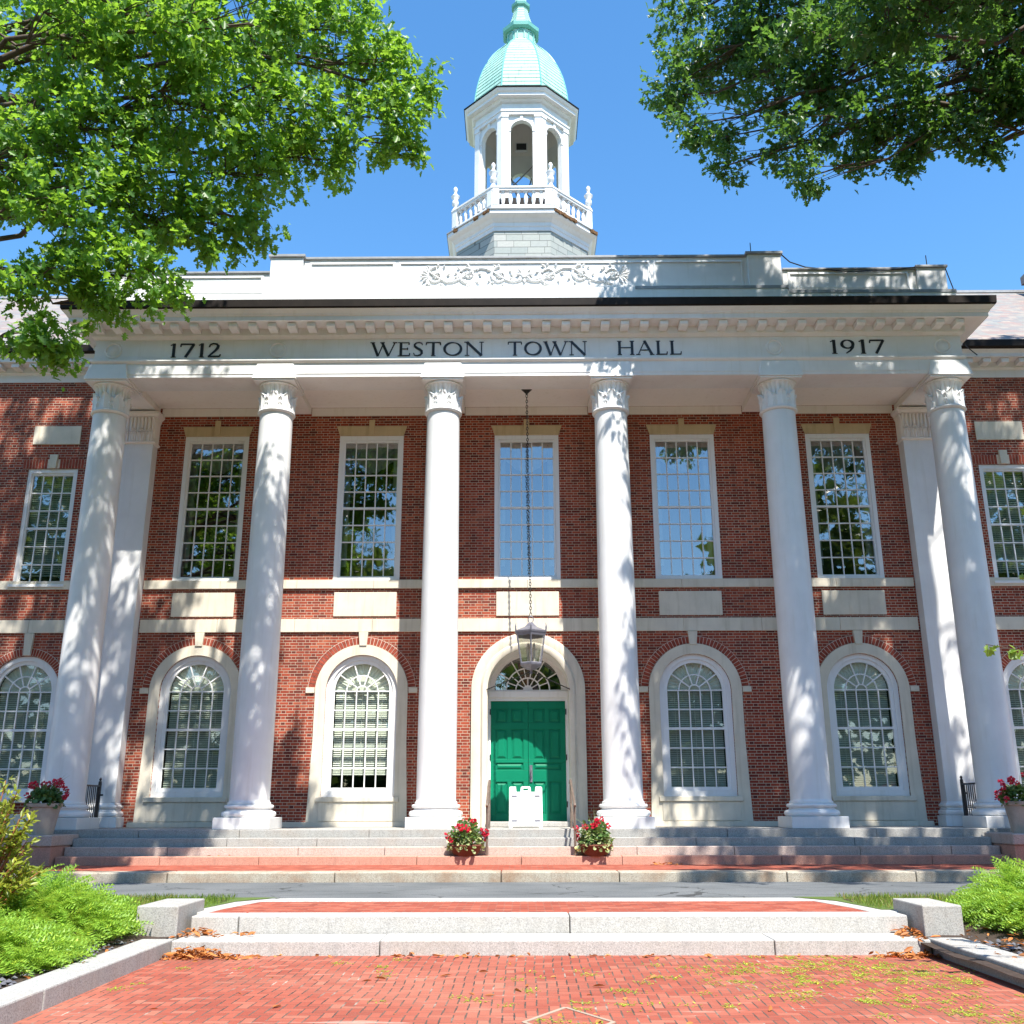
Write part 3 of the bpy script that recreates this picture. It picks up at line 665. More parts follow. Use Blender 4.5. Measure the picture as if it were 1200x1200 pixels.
link('pane', pg.mesh('pane', M['glass'], recalc=False), doorway)
obj('interior', MB().add([(-1.3,DY+.1,0),(1.3,DY+.1,0),(1.3,DY+.1,4.4),(-1.3,DY+.1,4.4),(-1.3,DY+2,0),(1.3,DY+2,0),(1.3,DY+2,4.4),(-1.3,DY+2,4.4)], [(0,1,5,4),(1,2,6,5),(2,3,7,6),(3,0,4,7),(4,5,6,7)]), M['room'], doorway)
obj('niche_wall', MB().prism([(-1.6,0),(-1.05,0)]+[(1.06*math.cos(PI-PI*i/40),3.14+1.06*math.sin(PI-PI*i/40)) for i in range(41)]+[(1.05,0),(1.6,0),(1.6,4.6),(-1.6,4.6)], W+.424, DY+.13), M['room'], doorway)
def leaf_door(s):
    a, b = (-0.923, -0.004) if s < 0 else (0.004, 0.923)
    rows = [(0.27,1.03),(1.30,1.48),(1.56,2.28),(2.44,2.78)]      # lower panels, lock rail panel, middle, top
    m = MB(); ym = DY+.03; mid = (a+b)/2
    m.box(a, b, ym+.02, ym+.05, 0.115, 2.965)                      # recessed ground of the panels
    hs = [0.115]+[q for r_ in rows for q in r_]+[2.965]
    for k in range(0, len(hs), 2): m.box(a, b, ym-.012, ym+.019, hs[k], hs[k+1])
    for k in range(len(rows)):
        z0, z1 = rows[k][0]+.0005, rows[k][1]-.0005
        m.box(a, a+.12, ym-.0115, ym+.019, z0, z1); m.box(b-.12, b, ym-.0115, ym+.019, z0, z1)
        one = (k == 1)
        if not one: m.box(mid-.05, mid+.05, ym-.0115, ym+.019, z0, z1)
        for c0, c1 in ([(a+.12,b-.12)] if one else [(a+.12,mid-.05),(mid+.05,b-.12)]):
            m.frustum((c0+.03,c1-.03,0,1),(c0+.03,c1-.03,0,1),0,0.0001) if False else None
            x0, x1, u0, u1 = c0+.025, c1-.025, z0+.025, z1-.025; q = min(.05, (u1-u0)/3)
            m.add([(x0,ym+.0199,u0),(x1,ym+.0199,u0),(x1,ym+.0199,u1),(x0,ym+.0199,u1),(x0+q,ym-.004,u0+q),(x1-q,ym-.004,u0+q),(x1-q,ym-.004,u1-q),(x0+q,ym-.004,u1-q)],
                  [(0,1,5,4),(1,2,6,5),(2,3,7,6),(3,0,4,7),(4,5,6,7)])
    return obj('door', m, M['green'], doorway, bevel=0.004)
leaf_door(-1); dr = leaf_door(1)
obj('handle', MB().box(0.03,0.10,DY-.005,DY+.016,1.02,1.42).tube([(0.065,DY-.005,1.12),(0.065,DY-.07,1.16),(0.065,DY-.07,1.30),(0.065,DY-.005,1.34)], .012, 8), M['pewter'], doorway)
hg = MB()
for s in (-1,1):
    for z in (0.5,1.6,2.7): hg.box(s*.935-.012, s*.935+.012, DY-.045, DY-.031, z-.07, z+.07)
obj('hinge', hg, M['black'], doorway)
obj('threshold', MB().box(-1.0,1.0,1.75,DY+.1,0.001,0.112), M['granite_light'], doorway, bevel=0.012)

# ---- columns
def leafplate(m, ang, r0, z0, h, wd, curl, cup=0.02, flat=None, thick=0.016, spikes=True):
    """one carved leaf standing on a bell (or on a flat face when flat=(cx, y))"""
    nu, nv = 6, 9; vs = []; fs = []
    for j in range(nv+1):
        t = j/nv; prof = (0.86+0.14*math.sin(PI*min(1, t*1.3)))*(1-0.80*max(0, (t-0.55)/0.45)**1.6)
        if spikes: prof *= 1+0.16*(1 if j % 2 else -1)*(t > .15)
        for i in range(nu+1):
            u = (i/nu-0.5)*2; lx = u*wd/2*prof
            out = 0.006+cup*(1-u*u)+curl*max(0, t-0.55)**2*4+0.012*math.cos(u*PI*3)
            z = z0+h*(t-0.10*max(0, t-.75)*4*.5)
            if flat is None:
                a = ang+lx/r0; rr = r0+out; vs.append((rr*math.cos(a), rr*math.sin(a), z))
            else: vs.append((flat[0]+lx, flat[1]-out, z))
    k = (nu+1)*(nv+1)
    inner = []
    for (x_, y_, z_) in vs:
        if flat is None:
            L = math.hypot(x_, y_); inner.append((x_*(1-thick/L), y_*(1-thick/L), z_))
        else: inner.append((x_, y_+thick, z_))
    for j in range(nv):
        for i in range(nu):
            a, b, c_, d = j*(nu+1)+i, j*(nu+1)+i+1, (j+1)*(nu+1)+i+1, (j+1)*(nu+1)+i
            fs += [(a,b,c_,d), (k+d,k+c_,k+b,k+a)]
    for j in range(nv): fs += [(j*(nu+1), (j+1)*(nu+1), k+(j+1)*(nu+1), k+j*(nu+1)), (j*(nu+1)+nu, k+j*(nu+1)+nu, k+(j+1)*(nu+1)+nu, (j+1)*(nu+1)+nu)]
    for i in range(nu): fs.append((nv*(nu+1)+i, nv*(nu+1)+i+1, k+nv*(nu+1)+i+1, k+nv*(nu+1)+i))
    m.add(vs+inner, fs)
shaft = MB(); pr = []
for i in range(25):
    t = i/24; r_ = 0.425 - 0.040*t**1.6 + 0.004*math.sin(PI*t); pr.append((r_, 0.60+(9.40-0.60)*t))
pr = [(0.455,0.50),(0.455,0.535),(0.43,0.56)]+pr
shaft.lathe(pr, 48)
col = obj('column', shaft, M['paint'], hall, smooth=40)
obj('plinth', MB().box(-0.59,0.59,-0.59,0.59,0.0,0.235), M['paint'], col, bevel=0.01)
def torus_prof(r, z0, z1, n=8): return [(r-(z1-z0)/2+(z1-z0)/2*math.cos(-PI/2+PI*i/n), (z0+z1)/2+(z1-z0)/2*math.sin(-PI/2+PI*i/n)) for i in range(n+1)]
obj('base', MB().lathe([(0.40,0.236)]+torus_prof(0.575,0.237,0.365)+[(0.50,0.37),(0.465,0.395),(0.465,0.415)]+torus_prof(0.52,0.42,0.495)+[(0.40,0.499)], 48), M['paint'], col, smooth=50)
NL = 20
bell = MB().lathe([(0.36,9.40),(0.425,9.42),(0.445,9.45),(0.43,9.485),(0.385,9.50)], 48)
bell.lathe([(0.375,9.50),(0.375,9.75),(0.378,9.92),(0.395,10.02),(0.43,10.09),(0.45,10.105)], 160, rfun=lambda a, z: 1-0.13*(1-abs(math.sin(a*NL/2))**.7)*(1 if z < 10.08 else .5))
bell.lathe([(0.44,10.10),(0.465,10.11),(0.465,10.135),(0.44,10.15)], 48)
cap = obj('capital', bell, M['paint'], col, smooth=35)
ac = MB()
for k in range(8): leafplate(ac, -PI/2+2*PI*k/8, 0.385, 9.49, 0.43, 0.36, 0.055, 0.035)
for k in range(8): leafplate(ac, -PI/2+2*PI*(k+.5)/8, 0.378, 9.49, 0.30, 0.22, 0.06, 0.02)
obj('acanthus', ac, M['paint'], col, smooth=50)
obj('abacus', MB().box(-0.49,0.49,-0.49,0.49,10.15,10.19).frustum((-.52,.52,-.52,.52),(-.43,.43,-.45,.45),10.195,10.60), M['paint'], col, bevel=0.006)
for i, X in enumerate([-10,-6,-2,2,6,10]):
    if i == 0: col.location = (X,0,0)
    else: copy_tree(col, hall, (X,0,0))
# pilasters (antae) on the wall behind the end columns
def pilaster():
    p = obj('pilaster', MB().box(-0.42,0.42,W-.34,W-.001,0.55,9.35), M['paint'], hall, bevel=0.006)
    obj('plinth', MB().box(-0.55,0.55,W-.48,W-.002,0.0,0.235), M['paint'], p, bevel=0.01)
    pb = MB(); P = [(-.42,W),(-.42,W-.34),(.42,W-.34),(.42,W)]
    pf = [(0,0.236)]+[(-0.05+q[0], q[1]) for q in torus_prof(0.15,0.237,0.36)]+[(0.05,0.37),(0.03,0.40)]+[(-0.05+q[0], q[1]) for q in torus_prof(0.12,0.42,0.495)]+[(0.03,0.50),(0.0,0.548),(-0.05,0.548),(-.05,.236)]
    pb.sweep(P, [(-d if False else d, h) for d, h in pf]); obj('base', pb, M['paint'], p, smooth=40)
    cb = MB().box(-0.40,0.40,W-.33,W-.003,9.351,10.12)
    cb.sweep(P, [(0,9.34),(0.05,9.36),(0.06,9.39),(0.02,9.42),(-.05,9.42),(-.05,9.34)])
    for k in range(9):
        xx = -0.375+0.75*k/8; cb.tube([(xx,W-.335,9.42),(xx,W-.335,9.95),(xx,W-.38,10.06)], .036, 8)
    for s in (-1,1):
        for k in range(4):
            yy = W-.30+.28*k/3; cb.tube([(s*.405,yy,9.42),(s*.405,yy,9.95),(s*.44,yy,10.06)], .036, 8)
    cb.sweep(P, [(-.02,10.06),(0.05,10.07),(0.09,10.12),(0.11,10.13),(0.11,10.20),(0.0,10.20),(-.02,10.2)])
    cb.box(-.41,.41,W-.33,W-.004,10.121,10.198)
    for k in range(4): leafplate(cb, 0, 1, 9.41, 0.36, 0.20, 0.07, 0.03, flat=(-0.315+0.21*k, W-.35), spikes=False)
    for k in range(4):
        xx = -0.315+0.21*k
        for s in (-1,1): cb.tube([(xx+s*(.05+.035*math.cos(t)), W-.40, 9.66+.035*math.sin(t)) for t in [PI*q/4 for q in range(9)]], .014, 6)
    obj('capital', cb, M['soffit'], p, smooth=40)
    return p
pl = pilaster(); pl.location = (-9.95,0,0); copy_tree(pl, hall, (9.97,0,0))

# ---- entablature
ent = empty('entablature', (0,0,0), hall)
XE, YE = 10.37, -0.42
path = [(-XE,W),(-XE,YE),(XE,YE),(XE,W)]
def ring(name, prof, mat, **k): return obj(name, MB().sweep(path, prof), mat, ent, **k)
ring('architrave', [(-.80,10.255),(0,10.255),(0,10.33),(.012,10.335),(.012,10.61),(.05,10.63),(.07,10.66),(.07,10.70),(.0,10.712),(-.80,10.712)], M['paint'])
ring('frieze', [(-.70,10.713),(0,10.713),(0,11.235),(-.70,11.235)], M['paint'])
ring('bed_moulding', [(-.70,11.236),(.03,11.236),(.05,11.26),(.09,11.29),(.10,11.31),(.10,11.475),(-.70,11.475)], M['paint'])
ring('cornice', [(-.70,11.476),(.13,11.476),(.50,11.49),(.50,11.60),(.53,11.61),(.55,11.65),(.60,11.70),(.63,11.735),(-.70,11.735)], M['paint'])
ring('gutter', [(-.50,11.737),(.64,11.737),(.66,11.77),(.67,11.95),(.60,11.95),(.60,11.80),(-.50,11.80)], M['gutter'])
md = MB()
def modillion(m, cx, d0, d1, wv, front=True, s=0):
    zt = 11.474 if False else 11.474
    pts = [(d0,11.345),(d1-.05,11.345),(d1,11.385),(d1,11.474),(d0,11.474)]
    if front: vs = [(cx+k*wv/2, YE-d, z) for k in (-1,1) for d, z in pts]
    else: vs = [(s*(XE+d), cx+k*wv/2, z) for k in (-1,1) for d, z in pts]
    n = len(pts); m.add(vs, [tuple(range(n)), tuple(range(2*n-1,n-1,-1))]+[(i,i+n,(i+1)%n+n,(i+1)%n) for i in range(n)])
modillion(md, 0.0, 0.101, 0.42, 0.20); mdm = md.mesh('modillion', M['paint'])
for i in range(45): link('modillion', mdm, ent, (-10.23+20.46*i/44,0,0), bevel=0.008)
for sd_ in (-1,1):
    mds = MB(); modillion(mds, 0.0, 0.101, 0.42, 0.20, False, sd_); mms = mds.mesh('modillion', M['paint'])
    for i in range(4): link('modillion', mms, ent, (0,0.47+0.465*i,0), bevel=0.008)
for X in (-9.93,-5.97,5.92,9.93):
    m = MB(); Mr = Matrix.Translation((X, YE, 10.965)) @ Matrix.Rotation(PI/2, 4, 'X')
    t = MB().lathe([(0.0,0.028),(0.10,0.026),(0.125,0.006),(0.15,0.006),(0.17,0.036),(0.195,0.032),(0.215,-0.002)], 32, cap=False); m.merge(t, Mr)
    obj('rosette', m, M['paint'], ent, smooth=50)
# lettering
TH, TN = 0.155, 0.062
GL = {
 'W': (1.42, [((0.06,1),(0.38,0),TH),((0.38,0),(0.70,1),TN),((0.60,1),(0.98,0),TH),((0.98,0),(1.34,1),TN)], [(0.06,1),(0.62,1),(1.34,1)]),
 'E': (0.66, [((0.14,0),(0.14,1),TH),((0.14,0.97),(0.60,0.97),TN),((0.14,0.52),(0.52,0.52),TN),((0.14,0.03),(0.64,0.03),TN),((0.60,0.97),(0.60,0.82),TN),((0.63,0.03),(0.65,0.20),TN),((0.52,0.44),(0.52,0.60),TN)], [(0.10,0),(0.10,1)]),
 'T': (0.86, [((0.43,0),(0.43,1),TH),((0.03,0.97),(0.83,0.97),TN),((0.035,0.97),(0.02,0.80),TN),((0.825,0.97),(0.84,0.80),TN)], [(0.43,0)]),
 'N': (1.06, [((0.12,0),(0.12,1),TN),((0.10,1),(0.94,0),TH),((0.94,0),(0.94,1),TN)], [(0.12,0),(0.08,1),(0.94,1)]),
 'H': (1.04, [((0.15,0),(0.15,1),TH),((0.89,0),(0.89,1),TH),((0.15,0.52),(0.89,0.52),TN)], [(0.15,0),(0.15,1),(0.89,0),(0.89,1)]),
 'A': (1.00, [((0.08,0),(0.48,1),TN),((0.46,1.02),(0.90,0),TH),((0.22,0.34),(0.74,0.34),TN)], [(0.08,0),(0.90,0)]),
 'L': (0.70, [((0.15,0),(0.15,1),TH),((0.15,0.03),(0.66,0.03),TN),((0.65,0.03),(0.68,0.22),TN)], [(0.15,0),(0.15,1)]),
 '1': (0.44, [((0.26,0),(0.26,1),TH),((0.26,0.98),(0.08,0.86),TN)], [(0.26,0)]),
 '7': (0.80, [((0.06,0.95),(0.76,0.95),0.10),((0.74,0.95),(0.34,0),TH*.9),((0.07,0.95),(0.05,0.76),TN)], []),
}
def arcs(ch):
    if ch == 'O': return 1.14, [(0.55,0.5,0.49,0.51,0,2*PI,'o')]
    if ch == 'S': return 0.68, []
    return None
def letter_mesh(text, x0, x1, z0, hgt):
    m = MB(); ypos = YE-.014; k = [0]
    def strip(pts, ws, ox, sx):
        yo = ypos-0.0012*(k[0] % 7); k[0] += 1
        L, Rr = [], []
        for i, p in enumerate(pts):
            a = pts[max(0,i-1)]; b = pts[min(len(pts)-1,i+1)]; dx, dz = (b[0]-a[0])*sx, (b[1]-a[1]); q = math.hypot(dx, dz) or 1
            nx, nz = -dz/q*ws[i]/2, dx/q*ws[i]/2
            L.append((ox+p[0]*sx+nx, p[1]+nz)); Rr.append((ox+p[0]*sx-nx, p[1]-nz))
        n = len(pts); V = [(x, yo, z0+z*hgt) for x, z in L+Rr] + [(x, YE+.01, z0+z*hgt) for x, z in L+Rr]
        V = [((x-0)*1.0, y, z) for x, y, z in V]
        F = []
        for i in range(n-1): F += [(i,i+1,n+i+1,n+i), (2*n+i,3*n+i,3*n+i+1,2*n+i+1), (i,2*n+i,2*n+i+1,i+1), (n+i,n+i+1,3*n+i+1,3*n+i)]
        F += [(0,n,3*n,2*n), (n-1,3*n-1,4*n-1,2*n-1)]
        m.add(V, F)
    widths = {}
    def adv(ch): return {'O':1.14,'S':0.66,'2':0.76,'9':0.76}.get(ch) or GL[ch][0]
    gap = 0.12; tot = sum(adv(c_) for c_ in text)+gap*(len(text)-1); sc = (x1-x0)/tot
    ox = x0
    base = len(m.v)
    for ch in text:
        st_ = []
        if ch in GL:
            for p, q, w_ in GL[ch][1]: st_.append(([p, q], [w_*1.0]*2))
            for sx_, sz_ in GL[ch][2]: st_.append(([(sx_-0.13, sz_+(.02 if sz_ == 0 else -.02)), (sx_+0.13, sz_+(.02 if sz_ == 0 else -.02))], [0.045]*2))
        elif ch == 'O':
            N = 36; pts = [(0.56+0.47*math.cos(2*PI*i/N), 0.5+0.46*math.sin(2*PI*i/N)) for i in range(N+1)]
            st_.append((pts, [TN+(TH-TN)*abs(math.cos(2*PI*i/N+.25))**1.2 for i in range(N+1)]))
        elif ch == 'S':
            pts = [(0.58,0.80),(0.55,0.93),(0.40,0.98),(0.24,0.95),(0.14,0.84),(0.15,0.70),(0.27,0.58),(0.42,0.48),(0.54,0.36),(0.56,0.20),(0.47,0.07),(0.31,0.02),(0.14,0.06),(0.09,0.22)]
            st_.append((pts, [.06,.06,.07,.08,.11,.14,.155,.16,.155,.14,.11,.08,.07,.06]))
        elif ch == '2':
            pts = [(0.08,0.74),(0.12,0.90),(0.28,0.99),(0.46,0.95),(0.55,0.82),(0.52,0.66),(0.40,0.46),(0.22,0.24),(0.06,0.05)]
            st_.append((pts, [.07,.08,.09,.12,.155,.155,.13,.10,.07])); st_.append(([(0.04,0.05),(0.66,0.05)], [0.10,0.10])); st_.append(([(0.655,0.05),(0.69,0.20)], [TN]*2))
        elif ch == '9':
            N = 28; pts = [(0.37+0.28*math.cos(2*PI*i/N), 0.68+0.29*math.sin(2*PI*i/N)) for i in range(N+1)]
            st_.append((pts, [TN+(TH-TN)*abs(math.cos(2*PI*i/N))**1.2 for i in range(N+1)]))
            st_.append(([(0.65,0.66),(0.61,0.42),(0.48,0.20),(0.28,0.03)], [.15,.14,.10,.06]))
        for pts, ws in st_:
            strip([(px_, pz_) for px_, pz_ in pts], [w_*1.0 for w_ in ws], 0, 1)
        new = m.v[base:]; m.v[base:] = [(ox+X_*sc, Y_, Z_) if True else 0 for X_, Y_, Z_ in new]
        base = len(m.v); ox += (adv(ch)+gap)*sc
    return m
for text, a, b in (('1712',-8.59,-7.31),('WESTON',-3.72,-1.03),('TOWN',-.45,1.44),('HALL',2.16,3.70),('1917',7.22,8.55)):
    obj('lettering', letter_mesh(text, a, b, 10.78, 0.36), M['letter'], ent)

# ---- portico ceiling with beams
ceil = obj('ceiling', MB().box(-9.57,9.57,.40,W-.01,10.44,10.50), M['soffit'], hall)
cb = MB()
for X in (-9.97+.02,-6,-2,2,6,9.97-.02): cb.box(X-.40, X+.40, .381, W-.005, 10.262, 10.438)
obj('beam', cb, M['soffit'], ceil, bevel=0.01)
wc = MB()
for a, b in ((-9.5,-6.41),(-5.59,-2.41),(-1.59,1.59),(2.41,5.59),(6.41,9.5)):
    wc.sweep([(b,W-.004),(a,W-.004)], [(0,10.215),(-.02,10.215),(-.05,10.25),(-.06,10.30),(-.14,10.33),(-.17,10.37),(-.22,10.39),(-.24,10.437),(0,10.437)] if False else [(0,10.215),(.03,10.215),(.05,10.25),(.06,10.30),(.14,10.33),(.17,10.37),(.22,10.39),(.24,10.437),(0,10.437)])
    wc.sweep([(a,.384),(b,.384)], [(0,10.30),(.06,10.32),(.10,10.38),(.14,10.437),(0,10.437)])
obj('ceiling_moulding', wc, M['soffit'], ceil)

# ---- wing cornices
def wing_cornice(a, b, s):
    m = MB().sweep([(a,W),(b,W)], [(-.3,11.20),(.02,11.20),(.02,11.40),(.05,11.43),(.08,11.45),(.08,11.60),(.42,11.61),(.42,11.70),(.47,11.76),(.50,11.79),(-.3,11.79)])
    o = obj('wing_cornice', m, M['paint'], hall)
    g = MB().sweep([(a,W),(b,W)], [(-.3,11.792),(.52,11.792),(.58,11.84),(.58,12.02),(.5,12.02),(.5,11.86),(-.3,11.86)]); obj('gutter', g, M['gutter'], o)
    km = MB().box(-.1, .1, W-.36, W-.081, 11.485, 11.598).mesh('modillion', M['paint'])
    for i in range(int((b-a)/.465)): link('modillion', km, o, ((a+.2+.465*i) if s > 0 else (b-.2-.465*i),0,0), bevel=0.008)
wing_cornice(-18.3,-10.372,-1); wing_cornice(10.372,18.3,1)

# ---- roof
rf = MB(); RY, RZ = 9.0, 17.55
rf.add([(-18.3,1.42,12.0),(18.3,1.42,12.0),(18.3,RY,RZ),(-18.3,RY,RZ),(18.3,16.6,12.0),(-18.3,16.6,12.0)], [(0,1,2,3),(3,2,4,5),(0,3,5),(1,4,2)])
roof = obj('roof', rf, M['slate'], hall)
obj('ridge', MB().box(-18.3,-2.4,RY-.10,RY+.10,RZ-.03,RZ+.06).box(2.4,18.3,RY-.10,RY+.10,RZ-.03,RZ+.06), M['lead'], roof)
obj('portico_roof', MB().box(-10.2,10.2,-.4,4.5,11.80,11.98), M['lead'], roof)
dm_ = MB().box(17.2,19.5,5.0,8.5,14.0,17.6); obj('chimney', dm_.box(17.1,19.6,4.9,8.6,17.6,17.9), M['slate'], roof)

# ---- parapet
par = empty('parapet', (0,0,0), hall)
def panel(m, a, b, z0, z1, y, d=0.03, fw_=0.05):
    m.sweep([(a,z0),(b,z0),(b,z1),(a,z1)], [(0,y),(0,y-d),(fw_,y-d*.6),(fw_+.015,y)][::1], plan=False, closed=True)
pm = MB()
pm.box(-5.6,5.55,.10,.45,11.96,13.70); pm.box(-6.42,-5.6,0.0,.5,11.96,13.72); pm.box(5.55,6.38,0.0,.5,11.96,13.72)
for s in (-1,1):
    pm.box(min(s*6.42,s*9.75),max(s*6.42,s*9.75),.10,.42,11.96,13.32); pm.box(min(s*9.75,s*10.47),max(s*9.75,s*10.47),.04,1.6,11.96,13.34)
    pm.box(min(s*6.36,s*10.6),max(s*6.36,s*10.6),-.06,.5,11.96,12.66)
pm.box(-6.5,6.46,-.09,.5,11.965,12.78)
for a, b, z0, z1 in ((-5.4,-3.35,12.92,13.56),(3.25,5.4,12.92,13.56),(-3.15,3.06,12.92,13.56),(-9.5,-6.65,12.84,13.2),(6.6,9.5,12.84,13.2)): panel(pm, a, b, z0, z1, .099, 0.035)
obj('parapet_wall', pm, M['paint'], par, bevel=0.008)
cp = MB().box(-5.62,5.57,.05,.5,13.702,13.76).box(-6.47,-5.55,-.05,.55,13.722,13.79).box(5.50,6.43,-.05,.55,13.722,13.79)
for s in (-1,1): cp.box(min(s*6.42,s*9.74),max(s*6.42,s*9.74),.05,.47,13.322,13.37).box(min(s*9.72,s*10.52),max(s*9.72,s*10.52),-.01,1.65,13.342,13.40)
obj('coping', cp, M['lead'], par, bevel=0.006)
obj('lead_flashing', MB().box(6.5,10.62,-.075,.02,12.60,12.68).box(2.7,6.5,-.105,-.02,12.72,12.80), M['lead'], par)
# carved scroll relief
rl = MB(); yb = .085
def spiral(cx_, cz_, r, turns, a0, s):
    pts = []; rs = []
    for i in range(40):
        t = i/39; rr = r*(1-.88*t); a = a0+s*turns*2*PI*t; pts.append((cx_+rr*math.cos(a), yb, cz_+rr*math.sin(a))); rs.append(.034-.016*t)
    rl.tube(pts, rs, 6)
def petal(cx_, cz_, a, L, wv):
    nx, nz = -math.sin(a), math.cos(a); ex, ez = math.cos(a), math.sin(a)
    rl.add([(cx_,yb+.02,cz_),(cx_+ex*L*.5+nx*wv,yb,cz_+ez*L*.5+nz*wv),(cx_+ex*L,yb-.03,cz_+ez*L),(cx_+ex*L*.5-nx*wv,yb,cz_+ez*L*.5-nz*wv),(cx_+ex*L*.5,yb-.045,cz_+ez*L*.5)], [(0,1,4),(1,2,4),(2,3,4),(3,0,4)])
RC = 13.235
for s in (-1,1):
    for k in range(3):
        cx_ = s*(0.62+0.80*k); fl_ = 1 if k % 2 else -1
        spiral(cx_-.04, RC+.02*fl_, .25, 1.35, PI/2*fl_+PI*(s < 0), s*fl_)
        for q in range(7): petal(cx_-.04, RC+.02*fl_, 2*PI*q/7, .11, .028)
        for q in range(9):
            a = 2*PI*q/9+R_.uniform(-.3,.3); petal(cx_-.04+.25*math.cos(a), RC+.25*math.sin(a)*.9, a+R_.uniform(-.6,.9), R_.uniform(.09,.16), .04)
    rl.tube([(-.04+s*(.05+2.45*t/24), yb, RC+.19*math.cos(PI*(t/24*2.45-.22)/.80+PI)) for t in range(25)], .028, 6)
    for q in range(6): petal(-.04+s*2.35, RC-.02, (0 if s > 0 else PI)+(q-2.5)*.45, .30, .05)
for q in range(8): petal(-.04, RC, 2*PI*q/8, .24, .06)
rl.lathe([(0.0,-.0),(0.001,0)], 6) if False else None
rl.tube([(-.04,.09,RC),(-.04,.03,RC)], [.12,.08], 14)
obj('carved_relief', rl, M['paint'], par, smooth=40)
rod = MB()
for X, z in ((5.7,13.79),(10.1,13.40)): rod.tube([(X,.2,z),(X,.2,z+.38)], .012, 6)
obj('lightning_rod', rod, M['black'], par)
cab = MB().tube([(6.40,-.02,13.70),(6.6,.0,13.50),(7.0,.08,13.40),(8.0,.05,13.25),(9.0,.05,13.28),(9.7,.05,13.36),(10.5,.1,13.36)], .016, 6)
cab.tube([(10.5,.1,13.36),(10.85,.4,12.6),(11.15,.9,12.05),(11.3,1.3,11.82),(11.6,1.33,11.55)], .014, 6)
obj('lightning_cable', cab, M['black'], par)

# ---- floor and steps of the portico
obj('portico_floor', MB().box(-9.95,9.95,-.30,W+.9,-.6,-.001), M['granite'], hall)
def step(y0, y1, z, xa, mat, seed):
    r = random.Random(seed); m = MB(); x = -xa
    while x < xa-.01:
        L = r.uniform(1.7, 3.2); L = xa-x if x+L > xa-.8 else L
        m.box(x+.004, x+L-.004, y0+r.uniform(0,.01), y1, -.9, z+r.uniform(-.004,.003)); x += L
    return obj('step', m, mat, hall, bevel=0.012)
step(-.66,-.301,0.0,9.98,M['granite'],1); step(-1.0,-.674,-.16,9.28,M['granite'],2); step(-1.34,-1.014,-.32,9.28,M['granite_pink'],3); step(-1.72,-1.354,-.48,9.28,M['granite_red'],4)
obj('side_steps', MB().box(-18,-9.99,-.64,W-.1,-1.0,-.35).box(9.99,18,-.64,W-.1,-1.0,-.35), M['granite'], hall)

# ---- cupola
cup = empty('cupola', (-.06,9.0,0), hall)
OC = PI/8
def octa(name, prof, mat, cap=True, **k): return obj(name, MB().lathe(prof, 8, rot=OC, oct_=True, cap=cap), mat, cup, **k)
octa('base', [(2.25,15.0),(2.25,18.78)], M['shingle'])
octa('base_cornice', [(2.1,18.70),(2.28,18.70),(2.28,18.84),(2.31,18.86),(2.31,18.98),(2.36,19.02),(2.42,19.10),(2.52,19.16),(2.56,19.20),(2.56,19.33),(2.1,19.36)], M['paint'])
octa('deck', [(2.60,19.331),(2.60,19.365),(0.1,19.42)], M['lead'])
def per_side(fn, n=8):
    m = MB()
    for k in range(n): m.merge(fn(), Matrix.Rotation(2*PI*k/n, 4, 'Z'))
    return m
AB = 2.42; HS = AB*math.tan(PI/8)
def bside():
    m = MB().box(-HS, HS, -AB, -AB+.20, 19.37, 19.60); m.box(-HS, HS, -AB-.03, -AB+.20, 20.24, 20.30); m.box(-HS, HS, -AB, -AB+.17, 20.16, 20.238)
    m.box(-HS+.02, -HS+.24, -AB-.012, -AB+.16, 19.601, 20.239); m.box(HS-.24, HS-.02, -AB-.012, -AB+.16, 19.601, 20.239); return m
bal = obj('balustrade', per_side(bside), M['paint'], cup)
bm_ = MB().lathe([(.055,19.60),(.055,19.65),(.035,19.68),(.065,19.78),(.075,19.86),(.05,19.98),(.032,20.06),(.05,20.10),(.055,20.16)], 12).box(-.06,.06,-.06,.06,20.11,20.158).mesh('baluster', M['paint'], 50)
for k in range(8):
    for i in range(6):
        X = -HS+.24+(2*HS-.48)*(i+.5)/6; v = Matrix.Rotation(2*PI*k/8, 4, 'Z') @ Vector((X,-AB+.09,0)); o = link('baluster', bm_, bal, v); o.rotation_euler = (0,0,2*PI*k/8)
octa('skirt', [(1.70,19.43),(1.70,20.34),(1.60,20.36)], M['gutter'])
pe = MB(); r = random.Random(3)
for a_, L in ((-2.02,.30),(-1.12,.34),(-.98,.5),(-.84,.3),(-2.2,.2),(-2.6,.2),(-.45,.35)):
    k_ = round((a_+PI/2)/(PI/4)); th = k_*PI/4; u_ = 2.565*math.tan(a_+PI/2-th)
    m_ = MB()
    for q in range(5): m_.box(u_-L/2+L*q/5, u_-L/2+L*(q+1)/5-.01, -2.60-r.uniform(0,.03), -2.54, 19.24+r.uniform(-.02,.02), 19.335+r.uniform(0,.03))
    pe.merge(m_, Matrix.Rotation(th, 4, 'Z'))
obj('peeled_edge', pe, simple('rotten_wood', (.16,.09,.045), .9, .1, .5, 20), cup)
ur = MB().lathe([(.13,20.30),(.13,20.36),(.08,20.42),(.07,20.50),(.13,20.56),(.135,20.68),(.10,20.78),(.17,20.88),(.18,20.93),(.12,20.98),(.06,21.05),(.05,21.12),(.085,21.18),(.085,21.26),(.04,21.33),(.0,21.36)], 18, cap=False)
ur.v = [(x*.86, y*.86, 20.30+(z-20.30)*.94) for x, y, z in ur.v]
urm = ur.mesh('urn', M['paint'], 50)
